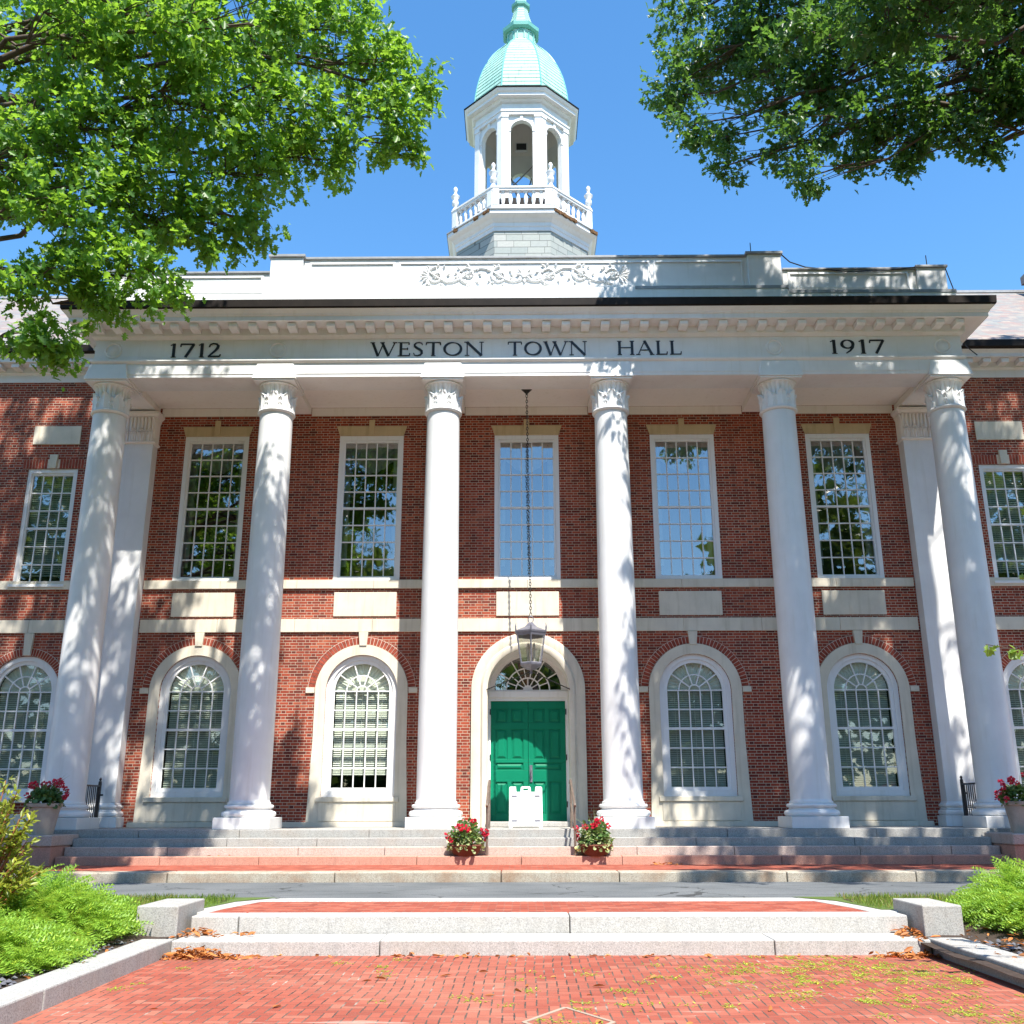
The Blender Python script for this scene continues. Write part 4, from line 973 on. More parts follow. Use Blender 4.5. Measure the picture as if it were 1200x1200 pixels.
for k in range(8): a = OC+2*PI*k/8; link('urn', urm, cup, ((AB-.10)/math.cos(OC)*math.cos(a), (AB-.10)/math.cos(OC)*math.sin(a), 0))
AL = 1.60; HL = AL*math.tan(PI/8)
lp = plate('lantern', rect(-HL,HL,19.42,24.28), [archpoly(.385, 20.3, 23.13, 24)], -AL, -AL+.16, M['paint'])
lm = MB(); lm.add([v.co[:] for v in lp.vertices], [tuple(p.vertices) for p in lp.polygons])
lan = obj('lantern', per_side(lambda: lm), M['paint'], cup)
def lside():
    m = MB()
    for s in (-1,1):
        a, b = sorted((s*(HL+.03), s*(HL-.20))); m.box(a, b, -AL-.075, -AL-.002, 19.42, 23.62)
        m.box(a-.02, b+.02, -AL-.10, -AL-.002, 23.62, 23.72)
        a, b = sorted((s*.50, s*.385)); m.box(a-.01, b+.01, -AL-.05, -AL-.001, 23.06, 23.15); m.box(a, b, -AL-.03, -AL-.001, 19.9, 23.06)
    m.arc(0, 23.13, .385, .47, 0, PI, -AL-.03, -AL-.001, 20); m.box(-.05, .05, -AL-.06, -AL-.001, 23.5, 23.72); return m
obj('lantern_pilaster', per_side(lside), M['paint'], cup)
octa('lantern_cornice', [(1.5,23.721),(1.70,23.721),(1.70,23.83),(1.73,23.84),(1.73,23.92),(1.66,23.925),(1.66,24.18),(1.74,24.20),(1.80,24.26),(1.80,24.30),(1.95,24.32),(1.95,24.42),(2.0,24.46),(2.05,24.55),(1.5,24.56)], M['paint'], cap=False)
octa('lantern_gutter', [(1.5,24.561),(2.07,24.561),(2.08,24.60),(1.5,24.64)], M['gutter'], cap=False)
octa('inner_wall', [(1.44,24.285),(1.42,25.9),(0.02,25.92)], M['soffit'], cap=False)
lb = MB().box(-.19,.19,1.33,1.36,24.50,24.78); obj('louvre', lb, M['black'], cup)
obj('louvre_frame', MB().box(-.24,.24,1.345,1.415,24.44,24.83), M['paint'], cup)
xb = MB()
for a, b in (((-.9,-1.0,20.6),(.9,1.2,24.2)),((.9,-1.0,20.2),(-.9,1.2,23.6)),((-.38,1.45,20.3),(.38,1.45,23.3)),((.38,1.45,20.3),(-.38,1.45,23.3))): xb.tube([a,b], .024, 6)
obj('bracing_wire', xb, M['steel'], cup)
ks = [(1.70,24.60),(1.69,24.95),(1.66,25.30),(1.60,25.70),(1.52,26.10),(1.40,26.50),(1.24,26.92),(1.05,27.30),(.83,27.62),(.62,27.86),(.53,28.0)]
dp = []
N = 20
for i in range(N):
    z = 24.60+(28.0-24.60)*i/N; z2 = 24.60+(28.0-24.60)*(i+1)/N
    f = lambda q: float(np.interp(q, [k[1] for k in ks], [k[0] for k in ks]))
    dp += [(f(z)+.018, z), (f(z2)+.004, z2)]
dome = octa('dome', dp, M['copper'], cap=False)
rb = MB()
for k in range(8):
    a = OC+2*PI*k/8; rb.tube([(r_/math.cos(OC)*math.cos(a), r_/math.cos(OC)*math.sin(a), z) for r_, z in dp[1::2]], .03, 6)
obj('dome_rib', rb, M['copper2'], dome)
octa('drum', [(.52,27.95),(.52,28.5)], M['copper'])
dn = MB()
def dside():
    m = MB(); m.arc(0, 28.28, .11, .15, 0, PI, -.55, -.521, 12); m.box(-.15,-.11,-.55,-.521,28.02,28.28); m.box(.11,.15,-.55,-.521,28.02,28.28); return m
obj('drum_panel', per_side(dside), M['copper2'], cup)
octa('drum_cornice', [(.5,28.45),(.58,28.46),(.66,28.52),(.68,28.66),(.66,28.68),(.48,28.86)], M['copper2'])
sp = []
for i in range(9):
    z = 28.84+.92*i/9; z2 = 28.84+.92*(i+1)/9; f = lambda q: .46-.21*(1-max(0.0, 1-(q-28.84)/.92)**1.5)
    sp += [(f(z)+.012, z), (f(z2), z2)]
octa('spire', sp, M['copper'])
octa('spire_knob', [(.24,29.74),(.33,29.80),(.35,29.90),(.33,29.93),(.24,29.98)], M['copper2'])
octa('spire_top', [(.22,29.98),(.17,30.9),(.10,31.8),(.05,32.4),(.02,33.2)], M['copper'])

# ================================================================== FURNITURE OF THE PLACE
# ---- hanging lantern
lt = empty('hanging_lantern', (0.06,.65,3.5), label='pewter hexagonal glass lantern hung on a long chain before the green doors', cat='lantern')
def L_(mb): return MB().add([(x-0.06, y-.65, z-3.5) for x, y, z in mb.v], mb.f)
def lobj(name, mb, mat, **k): return obj(name, L_(mb), mat, lt, **k)
cx, cy = 0.06, .65
cn = MB(); z = 4.72; i = 0
while z < 10.25:
    M4 = Matrix.Translation((cx-.06*(z-4.7)/5.5, cy, z)) @ Matrix.Rotation(PI/2*(i % 2), 4, 'Z')
    t = MB().tube([(.024*math.cos(a), 0, .046*math.sin(a)) for a in [2*PI*k/8 for k in range(9)]], .009, 5); cn.merge(t, M4); z += .072; i += 1
lobj('chain', cn, M['black'])
lobj('ceiling_rose', MB().lathe([(.02,10.22),(.03,10.26),(.13,10.36),(.14,10.435)], 20, (0.0,cy)), M['black'], smooth=40)
fr = MB(); n = 6; ro = PI/6
fr.lathe([(.40,4.27),(.41,4.31),(.30,4.36),(.16,4.42),(.08,4.50),(.05,4.52)], 6, (cx,cy), ro)
fr.lathe([(.37,4.20),(.39,4.27)], 6, (cx,cy), ro); fr.lathe([(.10,3.44),(.27,3.54),(.28,3.58),(.27,3.60)], 6, (cx,cy), ro)
fr.lathe([(.015,3.33),(.03,3.36),(.02,3.40),(.05,3.45)], 12, (cx,cy))
for k in range(6):
    a = ro+2*PI*k/6; ca, sa = math.cos(a), math.sin(a)
    fr.tube([(cx+.26*ca,cy+.26*sa,3.59),(cx+.365*ca,cy+.365*sa,4.24)], .018, 6)
    fr.tube([(cx+.39*ca,cy+.39*sa,4.29),(cx+.41*ca,cy+.41*sa,4.40),(cx+.39*ca,cy+.39*sa,4.49)], [.022,.016,.004], 6)
fr.tube([(cx+.06*math.cos(a), cy, 4.60+.08*math.sin(a)) for a in [2*PI*k/14 for k in range(15)]], .012, 6)
lobj('frame', fr, M['pewter'])
gl = MB()
for k in range(6):
    a, b = ro+2*PI*k/6, ro+2*PI*(k+1)/6
    gl.add([(cx+.255*math.cos(a),cy+.255*math.sin(a),3.6),(cx+.255*math.cos(b),cy+.255*math.sin(b),3.6),(cx+.36*math.cos(b),cy+.36*math.sin(b),4.2),(cx+.36*math.cos(a),cy+.36*math.sin(a),4.2)], [(0,1,2,3)])
g_ = L_(gl); link('pane', g_.mesh('pane', M['lampglass'], recalc=False), lt)
ca_ = MB()
for k in range(3): a = 2*PI*k/3+.4; ca_.tube([(cx+.08*math.cos(a),cy+.08*math.sin(a),3.60),(cx+.08*math.cos(a),cy+.08*math.sin(a),3.92)], .022, 8); ca_.lathe([(.0,3.92),(.03,3.97),(.02,4.03),(.0,4.08)], 8, (cx+.08*math.cos(a),cy+.08*math.sin(a)), cap=False)
lobj('candle', ca_, M['candle'])
for s in (-1,1):
    lobj('guy_wire', MB().tube([(cx,cy,3.40),(s*1.0,W-.10,3.13)], .014, 5), M['black'])

# ---- A-frame sign board in front of the door
sg = empty('sign_board', (-.08,.62,0), label='blank white plastic A-frame sign standing before the green door', cat='sign')
def board(y_sign):
    p = [(-.365,0.0),(-.30,0.0),(-.28,.035),(.28,.035),(.30,0.0),(.365,0.0),(.36,.86),(.34,.885),(.215,.885),(.205,.77),(.115,.77),(.105,.87),(.08,.89),(-.08,.89),(-.105,.87),(-.115,.77),(-.205,.77),(-.215,.885),(-.34,.885),(-.36,.86)]
    me = plate('panel', p, [[(-.055,.80),(.055,.80),(.055,.85),(-.055,.85)]], -.02, .02, M['plastic'])
    o = link('panel', me, sg, (0, y_sign*.22, 0)); o.rotation_euler = (y_sign*rad(13)*1, 0, 0); return o
p1 = board(-1); p1.rotation_euler = (rad(-13), 0, 0); p2 = board(1); p2.rotation_euler = (rad(13), 0, 0)
for X in (-.25,.25):
    for z in (.15,.68): obj('slot', MB().box(X-.06,X+.06,-.028,-.0205,z-.014,z+.014), M['slot'], p1)

# ---- two handrails on the steps
def handrail(X):
    o = empty('handrail', (X,-1.5,-.48))
    m = MB().tube([(0,0,0),(0,0,.98)], .024, 8).tube([(0,1.45,.48),(0,1.45,1.46)], .024, 8); obj('post', m, M['steel'], o)
    obj('rail', MB().tube([(0,-.16,.93),(0,-.12,.97),(0,0,.98),(0,1.45,1.46),(0,1.62,1.46),(0,1.66,1.40)], .026, 8).tube([(0,0,.50),(0,1.45,.98)], .018, 8), M['steel'], o)
    return o
h1 = handrail(-.86); h2 = handrail(.88)
for o, l in ((h1,'brown metal handrail beside the steps, by the flower bowl under the third column'),(h2,'brown metal handrail beside the steps, by the flower bowl with tall grass blades')):
    o['label'] = l; o['category'] = 'handrail'; o['group'] = 'handrails of the door steps'

# ---- black iron railings closing the portico's ends
def railing(X, label):
    o = empty('iron_railing', (X,.45,0), label=label, cat='railing', group='iron railings at the portico ends')
    obj('rail', MB().box(-.018,.018,0,.95,.10,.13).box(-.02,.02,0,.95,.90,.935), M['black'], o)
    b = MB()
    for k in range(9): b.box(-.009,.009,.05+.10*k,.068+.10*k,.13,.90)
    obj('baluster', b, M['black'], o)
    obj('post', MB().box(-.028,.028,.95,1.01,0,.98).lathe([(.03,.98),(.04,1.0),(.02,1.04),(.035,1.07),(0.0,1.11)], 10, (0,.98), cap=False), M['black'], o)
    obj('latch', MB().box(.028,.09,.96,1.0,.70,.74), M['black'], o)
railing(-9.84, 'black iron railing between the column beside the bush and its pilaster'); railing(9.86, 'black iron railing right of the windows, half behind the end column')

# ---- stone pedestals, pots and bowls
def pedestal(s, label):
    o = obj('stone_pedestal', MB().box(min(s*9.30,s*11.2),max(s*9.30,s*11.2),-1.90,-1.0,-1.0,-.285), M['granite_red'], bevel=.015, label=label, cat='pedestal', group='pedestals at the ends of the steps')
    obj('cap', MB().box(min(s*9.28,s*11.25),max(s*9.28,s*11.25),-1.93,-.68,-.283,-.08), M['granite_pink'], o, bevel=.02)
pedestal(-1, 'reddish granite pedestal under the stone pot behind the yellow-green bush'); pedestal(1, 'reddish granite pedestal at the step end, behind the right-hand juniper')
def flowers(root, c, r, h, nleaf, nflo, pale, grass, seed):
    g = np.random.default_rng(seed); c = np.array(c)
    d = norm(g.normal(size=(nleaf,3))); d[:,2] = np.abs(d[:,2])*(1.1 if pale else .9)-(.40 if pale else .12)
    rr = g.uniform(.55,1,nleaf)[:,None]
    P = c+d*rr*np.array([r,r,h]); ax = norm(d+g.normal(size=(nleaf,3))*.5+np.array([0,0,-.2])); nr = norm(d+np.array([0,0,.6])+g.normal(size=(nleaf,3))*.4)
    link('foliage', scatter('foliage', P, ax, nr, g.uniform(.06,.11,nleaf)*(.8 if pale else 1), ROUND, M['potleaf_pale'] if pale else M['potleaf']), root)
    if pale:
        n2 = nleaf//2; d = norm(g.normal(size=(n2,3))); d[:,2] = np.abs(d[:,2])
        P = c+d*g.uniform(.5,1.02,n2)[:,None]*np.array([r*.95,r*.95,h*1.1]); link('geranium_leaves', scatter('geranium_leaves', P, norm(d+g.normal(size=(n2,3))*.6), norm(d+[0,0,.8]), g.uniform(.06,.10,n2), ROUND, M['potleaf']), root)
    Q = []; A = []; Nn = []; sz = []; stm = MB()
    for k in range(nflo):
        a = g.uniform(0,2*PI); e = g.uniform(.05,1.25); dd = np.array([math.cos(a)*math.cos(e), math.sin(a)*math.cos(e), math.sin(e)])
        f0 = c+dd*np.array([r,r,h])*g.uniform(1.02,1.30); stm.tube([tuple(c+dd*np.array([r,r,h])*.4), tuple(f0)], .005, 4)
        rad_ = g.uniform(.035,.06)
        q = norm(g.normal(size=(16,3))); Q.append(f0+q*rad_*.55); A.append(q+g.normal(size=(16,3))*.4); Nn.append(q[:, [1,2,0]]); sz.append(np.full(16, rad_*1.1))
    link('flower', scatter('flower', np.concatenate(Q), np.concatenate(A), np.concatenate(Nn), np.concatenate(sz), ROUND, M['petal']), root)
    if grass:
        n3 = grass; a = g.uniform(0,2*PI,n3); t = g.uniform(.25,1.0,n3); L = g.uniform(.35,.75,n3)
        ax = np.stack([np.cos(a)*t, np.sin(a)*t, np.ones(n3)], 1); P = np.tile(c+np.array([0,0,h*.3]), (n3,1)); nr = np.stack([np.cos(a+PI), np.sin(a+PI), np.full(n3,.2)], 1)
        k = 6; segs = []
        gm = MB()
        for i in range(n3):
            p0 = Vector(P[i]); d_ = Vector(ax[i]).normalized(); pts = [p0+d_*L[i]*q/k+Vector((0,0,-.35*L[i]*(q/k)**2*t[i])) for q in range(k+1)]
            gm.tube(pts, [.008*(1-q/k*.9) for q in range(k+1)], 4)
        obj('grass_blades', gm, M['potleaf_pale'], root)
    obj('flower_stem', stm, M['potleaf'], root)
def big_pot(X, label, seed):
    o = empty('flower_pot', (X,-1.42,-.08), label=label, cat='flower pot', group='stone pots on the pedestals')
    obj('pot', MB().lathe([(.0,0),(.22,0),(.225,.04),(.30,.52),(.335,.54),(.34,.60),(.30,.61),(.29,.56),(.0,.55)], 32, cap=False), M['potstone'], o, smooth=40)
    flowers(o, (0,0,.60), .34, .42, 420, 22, False, 10, seed)
big_pot(-9.74, 'tall stone pot of dark leaves and red flowers beside the yellow-green bush', 3); big_pot(9.76, 'tall stone pot of red flowers cut by the right edge of the picture', 4)
def bowl(X, Y, label, seed, grass):
    o = empty('flower_bowl', (X,Y,-.48), label=label, cat='flower pot', group='flower bowls on the steps')
    obj('bowl', MB().lathe([(.0,0),(.22,0),(.26,.06),(.32,.17),(.34,.19),(.33,.215),(.30,.20),(.0,.18)], 32, cap=False), M['terracotta'], o, smooth=40)
    flowers(o, (0,0,.24), .35, .38, 430, 15, True, grass, seed)
bowl(-1.28,-1.52,'terracotta bowl of red flowers on the steps below the third column',7,5); bowl(1.27,-1.55,'terracotta bowl of red flowers with long upright grass blades',9,14)

# ---- piers and low walls beside the front steps
def pier(x0, x1, y0, y1, label):
    return obj('stone_pier', MB().box(x0,x1,y0,y1,-1.3,-.655), M['granite'], bevel=.015, label=label, cat='stone pier', group='granite piers beside the front steps')
pier(-4.60,-4.12,-9.95,-8.95,'grey granite pier at the step end beside the larger heap of leaves'); pier(4.37,4.82,-10.0,-9.05,'grey granite pier at the step end, its inner side in shade')
def low_wall(s, label):
    xa, xb = (-4.42,-4.06) if s < 0 else (4.33,4.72)
    m = MB(); ys = [-10.2,-13.4,-16.4,-19.0] if s < 0 else [-10.15,-12.9,-15.6,-19.0]
    for a, b in zip(ys[:-1], ys[1:]): m.box(xa,xb,b+.006,a-.006,-1.4,-.975)
    m2 = MB(); m2.v = [(x+(.05*s*(y+10.2)/6 if s < 0 else .04*(y+10.2)/6*s), y, z) for x, y, z in m.v]; m2.f = m.f
    obj('low_wall', m2, M['granite'], bevel=.015, label=label, cat='low wall', group='low granite walls along the paving')
low_wall(-1,'low granite wall edging the bed with the yellow-green bush'); low_wall(1,'low granite wall edging the bed of the right-hand juniper')

# ================================================================== PLANTS
def wood(name, pts_list, parent, mat=None):
    m = MB()
    for pts, rs, n in pts_list: m.tube(pts, rs, n)
    me = m.mesh(name, mat or M['bark'], 60, recalc=False); return link(name, me, parent)
def curve(p, q, sag, n=8, jit=0.0, r=None):
    p, q = Vector(p), Vector(q); out = []
    for i in range(n+1):
        t = i/n; v = p.lerp(q, t)+Vector((0,0,sag*math.sin(PI*t)))
        if r and 0 < i < n: v += Vector((r.gauss(0,jit), r.gauss(0,jit), r.gauss(0,jit)))
        out.append(v)
    return out
def tree(name, label, base, blobs, leaf, mat, tmpl, k_cl, per, cl_r, seed, top, holes=()):
    g = np.random.default_rng(seed); r = random.Random(seed); root = empty(name, base, label=label, cat='tree')
    b0 = Vector(base); W_ = []
    tp = Vector((base[0]+.3, base[1]+.2, top)); W_.append(([p-b0 for p in curve(b0-Vector((0,0,.3)), tp, 0, 10, .06, r)], [.42-.30*i/10 for i in range(11)], 12))
    P, A, Nn, Sz = [], [], [], []
    for bi, (x, y, z, rr) in enumerate(blobs):
        c = Vector((x,y,z)); zt = max(b0.z+3.0, min(top-.3, z-.4-0.07*abs(x-base[0]))); s0 = b0.lerp(tp, (zt-b0.z)/(top-b0.z))
        limb = curve(s0, c, .5, 9, .16, r); L = (c-s0).length; r0 = min(.11, .02+.008*L)
        W_.append(([p-b0 for p in limb], [r0*(1-i/9*.85) for i in range(10)], 7))
        ncl = max(9, int(k_cl*rr**1.9))
        d = norm(g.normal(size=(ncl,3))); rad_ = rr*g.uniform(0.12,1.0,ncl)**0.55
        cc = np.array(c)+d*rad_[:,None]*np.array([1.0,1.0,0.85])
        for q in range(ncl):
            e = Vector(cc[q]); st_ = limb[-1-r.randrange(0,3)]
            if r.random() < .6: W_.append(([p-b0 for p in curve(st_, e, .06, 3, .04, r)], [.016,.012,.008,.004], 4))
            n = max(6, int(per*g.uniform(.55,1.3)))
            out = norm((cc[q]-np.array(c))+g.normal(size=3)*.4*rr+np.array([0,0,-.1*rr]))
            t = g.uniform(-.6,1,n); pos = cc[q]+out*(t*cl_r)[:,None]+g.normal(size=(n,3))*cl_r*.38
            ax = norm(out*.6+g.normal(size=(n,3))*.75+np.array([0,0,-.35])); nr = norm(np.array([.12,-.30,.85])+g.normal(size=(n,3))*.62)
            P.append(pos); A.append(ax); Nn.append(nr); Sz.append(leaf*g.uniform(.45,1.3,n))
    P = np.concatenate(P)-np.array(base); wood('trunk', W_, root)
    link('crown', scatter('crown', P, np.concatenate(A), np.concatenate(Nn), np.concatenate(Sz), tmpl, mat), root)
    return root
LB = [(-9.13,-6.50,14.51,1.39),(-7.11,-7.00,14.23,1.35),(-5.36,-6.50,14.57,1.31),(-3.76,-6.00,15.21,1.10),(-2.97,-6.00,14.39,0.75),(-2.32,-5.80,14.15,0.57),(-2.79,-5.80,13.26,0.75),(-2.43,-5.60,12.78,0.40),(-4.31,-6.40,12.99,1.20),(-6.08,-7.00,12.44,1.31),(-7.78,-7.40,11.87,1.27),(-8.69,-7.60,11.04,1.02),(-3.78,-6.00,12.19,0.61),(-4.93,-6.40,11.60,0.91),(-6.45,-7.00,10.67,1.13),(-7.68,-7.60,9.94,1.08),(-5.50,-6.80,10.32,0.63),(-6.73,-7.40,9.16,0.79),(-7.88,-8.00,8.59,0.79),(-6.27,-7.00,8.90,0.44),(-7.08,-7.40,8.40,0.42),(-7.98,-8.00,7.61,0.40),(-4.88,-6.60,10.45,0.34),(-7.52,-8.00,7.38,0.29)]
LB += [(-9.6,-6,16.8,1.3),(-7.2,-6,17.0,1.2),(-5.0,-6,16.8,1.0),(-8.4,-6,19.2,1.3),(-6.0,-6,19.0,1.0),(-11.2,-6,18,1.3),(-7.6,-6,21.2,1.0),(-3.8,-6,17.4,.7),(-11.5,-6,14,1.4),(-12,-6.5,11,1.3),(-10.3,-7,8.8,1.0),(-10.2,-6.6,11.5,1.2),(-9.6,-6,21.6,1.1),(-8.7,-6,23.6,1.0),(-10.6,-6,23.4,1.1),(-7.6,-8.2,13.4,.9),(-5.8,-8.3,13.3,.8),(-4.2,-8.3,13.4,.6),(-3.8,-12,14.1,.6),(-5.6,-12,14.1,.8)]
RB = [(3.70,-3.00,18.19,0.76),(4.79,-3.20,17.20,1.22),(3.71,-3.00,16.51,0.79),(3.16,-3.00,16.04,0.51),(3.75,-3.40,14.97,0.57),(4.26,-3.60,13.72,0.41),(4.37,-3.50,14.55,0.53),(5.59,-3.80,15.52,1.03),(5.63,-4.20,13.90,0.72),(5.76,-4.40,12.86,0.42),(6.80,-4.50,13.98,0.75),(6.81,-4.50,13.19,0.35),(7.66,-5.00,13.79,0.83),(7.55,-5.00,12.82,0.34),(8.45,-5.40,14.48,1.11),(9.61,-5.60,14.92,1.02),(8.69,-5.60,13.11,0.53),(8.79,-5.60,12.65,0.26),(9.49,-5.80,13.38,0.33),(5.65,-3.80,17.47,1.34),(7.03,-4.40,16.00,1.38),(8.07,-4.80,16.74,1.46),(9.56,-5.40,16.37,1.23),(6.30,-4.20,15.30,0.92)]
RB += [(6.2,-5.4,18.9,1.2),(8.4,-6,18.6,1.4),(10.8,-6.5,18.2,1.4),(6.6,-5.5,21.0,1.2),(8.8,-6,21,1.4),(11.2,-6.5,20.6,1.4),(7.6,-5.6,23.2,1.1),(10.0,-6,23,1.2),(11.4,-6,15.2,1.4),(12.8,-6.5,13,1.4),(6.3,-8.0,13.9,1.1),(8.0,-8.5,13.9,1.2),(10.0,-9,13.9,1.3),(12,-9,13.6,1.4),(7.2,-10,15.2,1.1),(9.2,-10.4,15.2,1.2),(11.5,-10.5,15,1.2),(7.4,-8.5,16.5,1.2),(9.7,-9,16.8,1.3),(6.6,-11.8,14.4,.8),(8.4,-11.8,14.4,.9),(10.4,-11.8,14.4,.9),(5.7,-4.8,21.8,1.0),(11.5,-5.6,22.6,1.2),(6.6,-5,22.8,1.0),(5.3,-4.6,18.7,.8),(5.0,-7,14.2,.55),(5.1,-7,16.0,.6),(5.2,-7,17.8,.55),(5.3,-7,19.6,.6),(9.75,-5.8,14.0,.75),(8.1,-5.4,13.4,.6),(9.2,-5.6,13.7,.6),(14.5,-6,19,1.4),(14.6,-6,22,1.5),(16.2,-6,20.5,1.4),(15,-6,24.5,1.3),(14.5,-6,15.5,1.4)]
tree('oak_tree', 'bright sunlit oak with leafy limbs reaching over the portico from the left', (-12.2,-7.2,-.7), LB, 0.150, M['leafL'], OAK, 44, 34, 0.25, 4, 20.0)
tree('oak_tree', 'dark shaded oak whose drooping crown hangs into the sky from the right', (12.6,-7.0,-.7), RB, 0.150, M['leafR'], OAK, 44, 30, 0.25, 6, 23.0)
# the wood across the street behind the photographer (it is mirrored in the window panes)
g = np.random.default_rng(77)
def wood_pts(n, dy, f0, f1):
    X = g.uniform(-85,85,n); top = 11+18*np.clip((np.abs(X-2)-6)/14,0,1)+3*np.sin(X*.31+1)+2.5*np.sin(X*.9)+1.5*np.sin(X*2.1)
    Y = -52+.55*np.maximum(0, np.abs(X)-18)-dy+g.normal(size=n)*(1.6+1.2*np.sin(X*.7))  # flanks of the unseen wood curve nearer, shaped to cut sky light on the facade
    return np.stack([X, Y, -1+(top+1)*(f0+(f1-f0)*g.uniform(0,1,n)**.85)], 1)
n1, n2 = 90000, 9000
P = np.concatenate([wood_pts(n1,0,0,1), wood_pts(n2,5,0,.86)]); n = n1+n2
link('far_wood', scatter('far_wood', P, g.normal(size=(n,3)), norm(g.normal(size=(n,3))*.8+[0,.5,.6]), np.concatenate([g.uniform(.22,.42,n1), g.uniform(2.0,3.4,n2)]), OAK2, M['leafB']), kind='stuff')

# ---- junipers: arching feathery sprays
def frond_tmpl():
    v, f = [], []
    def tri(a, b, c_): i = len(v); v.extend([a,b,c_]); f.append((i,i+1,i+2))
    N = 9
    def sp(t): return (0.0, t, .18*math.sin(t*2.4)-.22*t*t)
    for i in range(N):
        t = (i+.4)/N; L = .26*(1-.75*t)+.05
        for s in (-1,1):
            b = sp(t); t2 = min(1, t+.055); b2 = sp(t2)
            tip = (s*L*.75, t+L*.75, b[2]-.10*L+.03)
            tri(b, b2, tip)
            mid = (s*L*.42, t+L*.42, b[2]-.02); tri(mid, (mid[0]+s*.01, mid[1]+.05, mid[2]), (mid[0]+s*.02, mid[1]+L*.5, mid[2]-.04)); 
    tri((-.012,0,0),(.012,0,0),sp(1.0)); return v, f
FR = frond_tmpl()
def juniper(x, y, z, rx, ry, h, n, seed, label, rot=0):
    g = np.random.default_rng(seed); root = empty('juniper_shrub', (x,y,z), label=label, cat='shrub', group='spreading junipers in the beds')
    a = g.uniform(0,2*PI,n); q = g.uniform(0,1,n)**.5; X = np.cos(a)*q*rx; Y = np.sin(a)*q*ry
    hh = h*(1-q**2.4)*(0.75+.25*np.sin(X*5+seed)*np.sin(Y*6))+.03
    Zr = hh*g.uniform(.55,1.0,n)
    out = np.stack([np.cos(a)*(.3+q), np.sin(a)*(.3+q), .62-.30*q+.25*g.normal(size=n)], 1)+g.normal(size=(n,3))*.25
    P = np.stack([X,Y,Zr],1); nr = norm(np.array([0,0,1])+g.normal(size=(n,3))*.35)
    link('foliage', scatter('foliage', P-norm(out)*.12, out, nr, g.uniform(.20,.38,n), FR, M['juniper']), root)
    st_ = MB()
    for k in range(16):
        aa = 2*PI*k/16; st_.tube(curve((0,0,-.05), (math.cos(aa)*rx*.7, math.sin(aa)*ry*.7, h*.45), .1, 5), [.025,.02,.017,.014,.01,.006], 5)
    obj('stem', st_, M['bark'], root)
juniper(-5.75,-10.1,-.95,1.15,1.35,.62,2300,1,'bright green spreading juniper behind the granite pier, larger heap of leaves beside it')
juniper(-5.55,-12.0,-1.0,1.05,1.15,.42,1900,2,'bright green spreading juniper along the low wall in the front left corner')
juniper(-7.7,-11.0,-.9,1.3,1.6,.72,2200,3,'bright green spreading juniper behind the yellow-green bush')
juniper(6.25,-9.3,-.92,1.15,1.35,.70,2300,4,'bright green spreading juniper beside the pier whose inner side is in shade')
juniper(6.5,-11.3,-.95,1.15,1.2,.46,1700,5,'bright green spreading juniper at the right edge of the picture')
# ---- yellow-green bush at the left edge
g = np.random.default_rng(21); root = empty('azalea_bush', (-5.95,-11.0,-.95), label='tall yellow-green leafy bush with red stems at the left edge', cat='shrub')
P, A, Nn, Sz = [], [], [], []; W_ = []
for k in range(95):
    a = g.uniform(0,2*PI); q = g.uniform(0,1)**.6*.62; zz = 1.85*(1-(q/.66)**2*.6)*g.uniform(.35,1.0)
    tip = np.array([math.cos(a)*q, math.sin(a)*q, zz]); b_ = tip*np.array([.35,.35,.45]); W_.append(([Vector(b_), Vector((b_+tip)/2+[0,0,.04]), Vector(tip)], [.012,.008,.005], 5))
    n = 30; t = g.uniform(.45,1.05,n); pos = b_+(tip-b_)*t[:,None]+g.normal(size=(n,3))*.02
    dirn = norm(tip-b_); ax = norm(dirn*.8+g.normal(size=(n,3))*.7); P.append(pos); A.append(ax); Nn.append(norm(np.array([0,0,1])+g.normal(size=(n,3))*.5)); Sz.append(g.uniform(.06,.11,n))
wood('stem', W_, root, M['stem']); link('foliage', scatter('foliage', np.concatenate(P), np.concatenate(A), np.concatenate(Nn), np.concatenate(Sz), OVAL, M['azalea']), root)
# ---- sapling whose twig tips enter at the right edge
root = empty('maple_sapling', (5.6,-13.0,-1.05), label='young tree with pale green leaves, only twig tips showing at the right edge', cat='tree')
g = np.random.default_rng(31)
W_ = [(curve((0,0,0),(0,0,3.9),0,6), [.035-.004*i for i in range(7)], 7)]
tips = [((-1.5,0,2.90),24),((-1.02,.1,2.55),12),((-.95,0,4.25),14),((-.9,.3,3.6),12),((.6,.4,3.8),40),((.5,-.5,3.2),40),((-.2,.5,4.1),40),((.2,-.2,4.4),40)]
P, A, Nn, Sz = [], [], [], []
for (tx,ty,tz), n in tips:
    s0 = Vector((0,0,tz-.5)); c_ = curve(s0, (tx,ty,tz), .08, 6); W_.append((c_, [.013-.0016*i for i in range(7)], 5))
    t = g.uniform(.45,1.0,n); arr = np.array([list(s0.lerp(Vector((tx,ty,tz)), float(q))+Vector((0,0,.08*math.sin(PI*q)))) for q in t])
    P.append(arr); A.append(norm(np.array([tx,ty,0])*.4+g.normal(size=(n,3))*.6+np.array([0,0,-.55]))); Nn.append(norm(np.array([0,-.5,.7])+g.normal(size=(n,3))*.5)); Sz.append(g.uniform(.06,.13,n))
wood('trunk', W_, root); link('crown', scatter('crown', np.concatenate(P), np.concatenate(A), np.concatenate(Nn), np.concatenate(Sz), OAK, M['grass']), root)
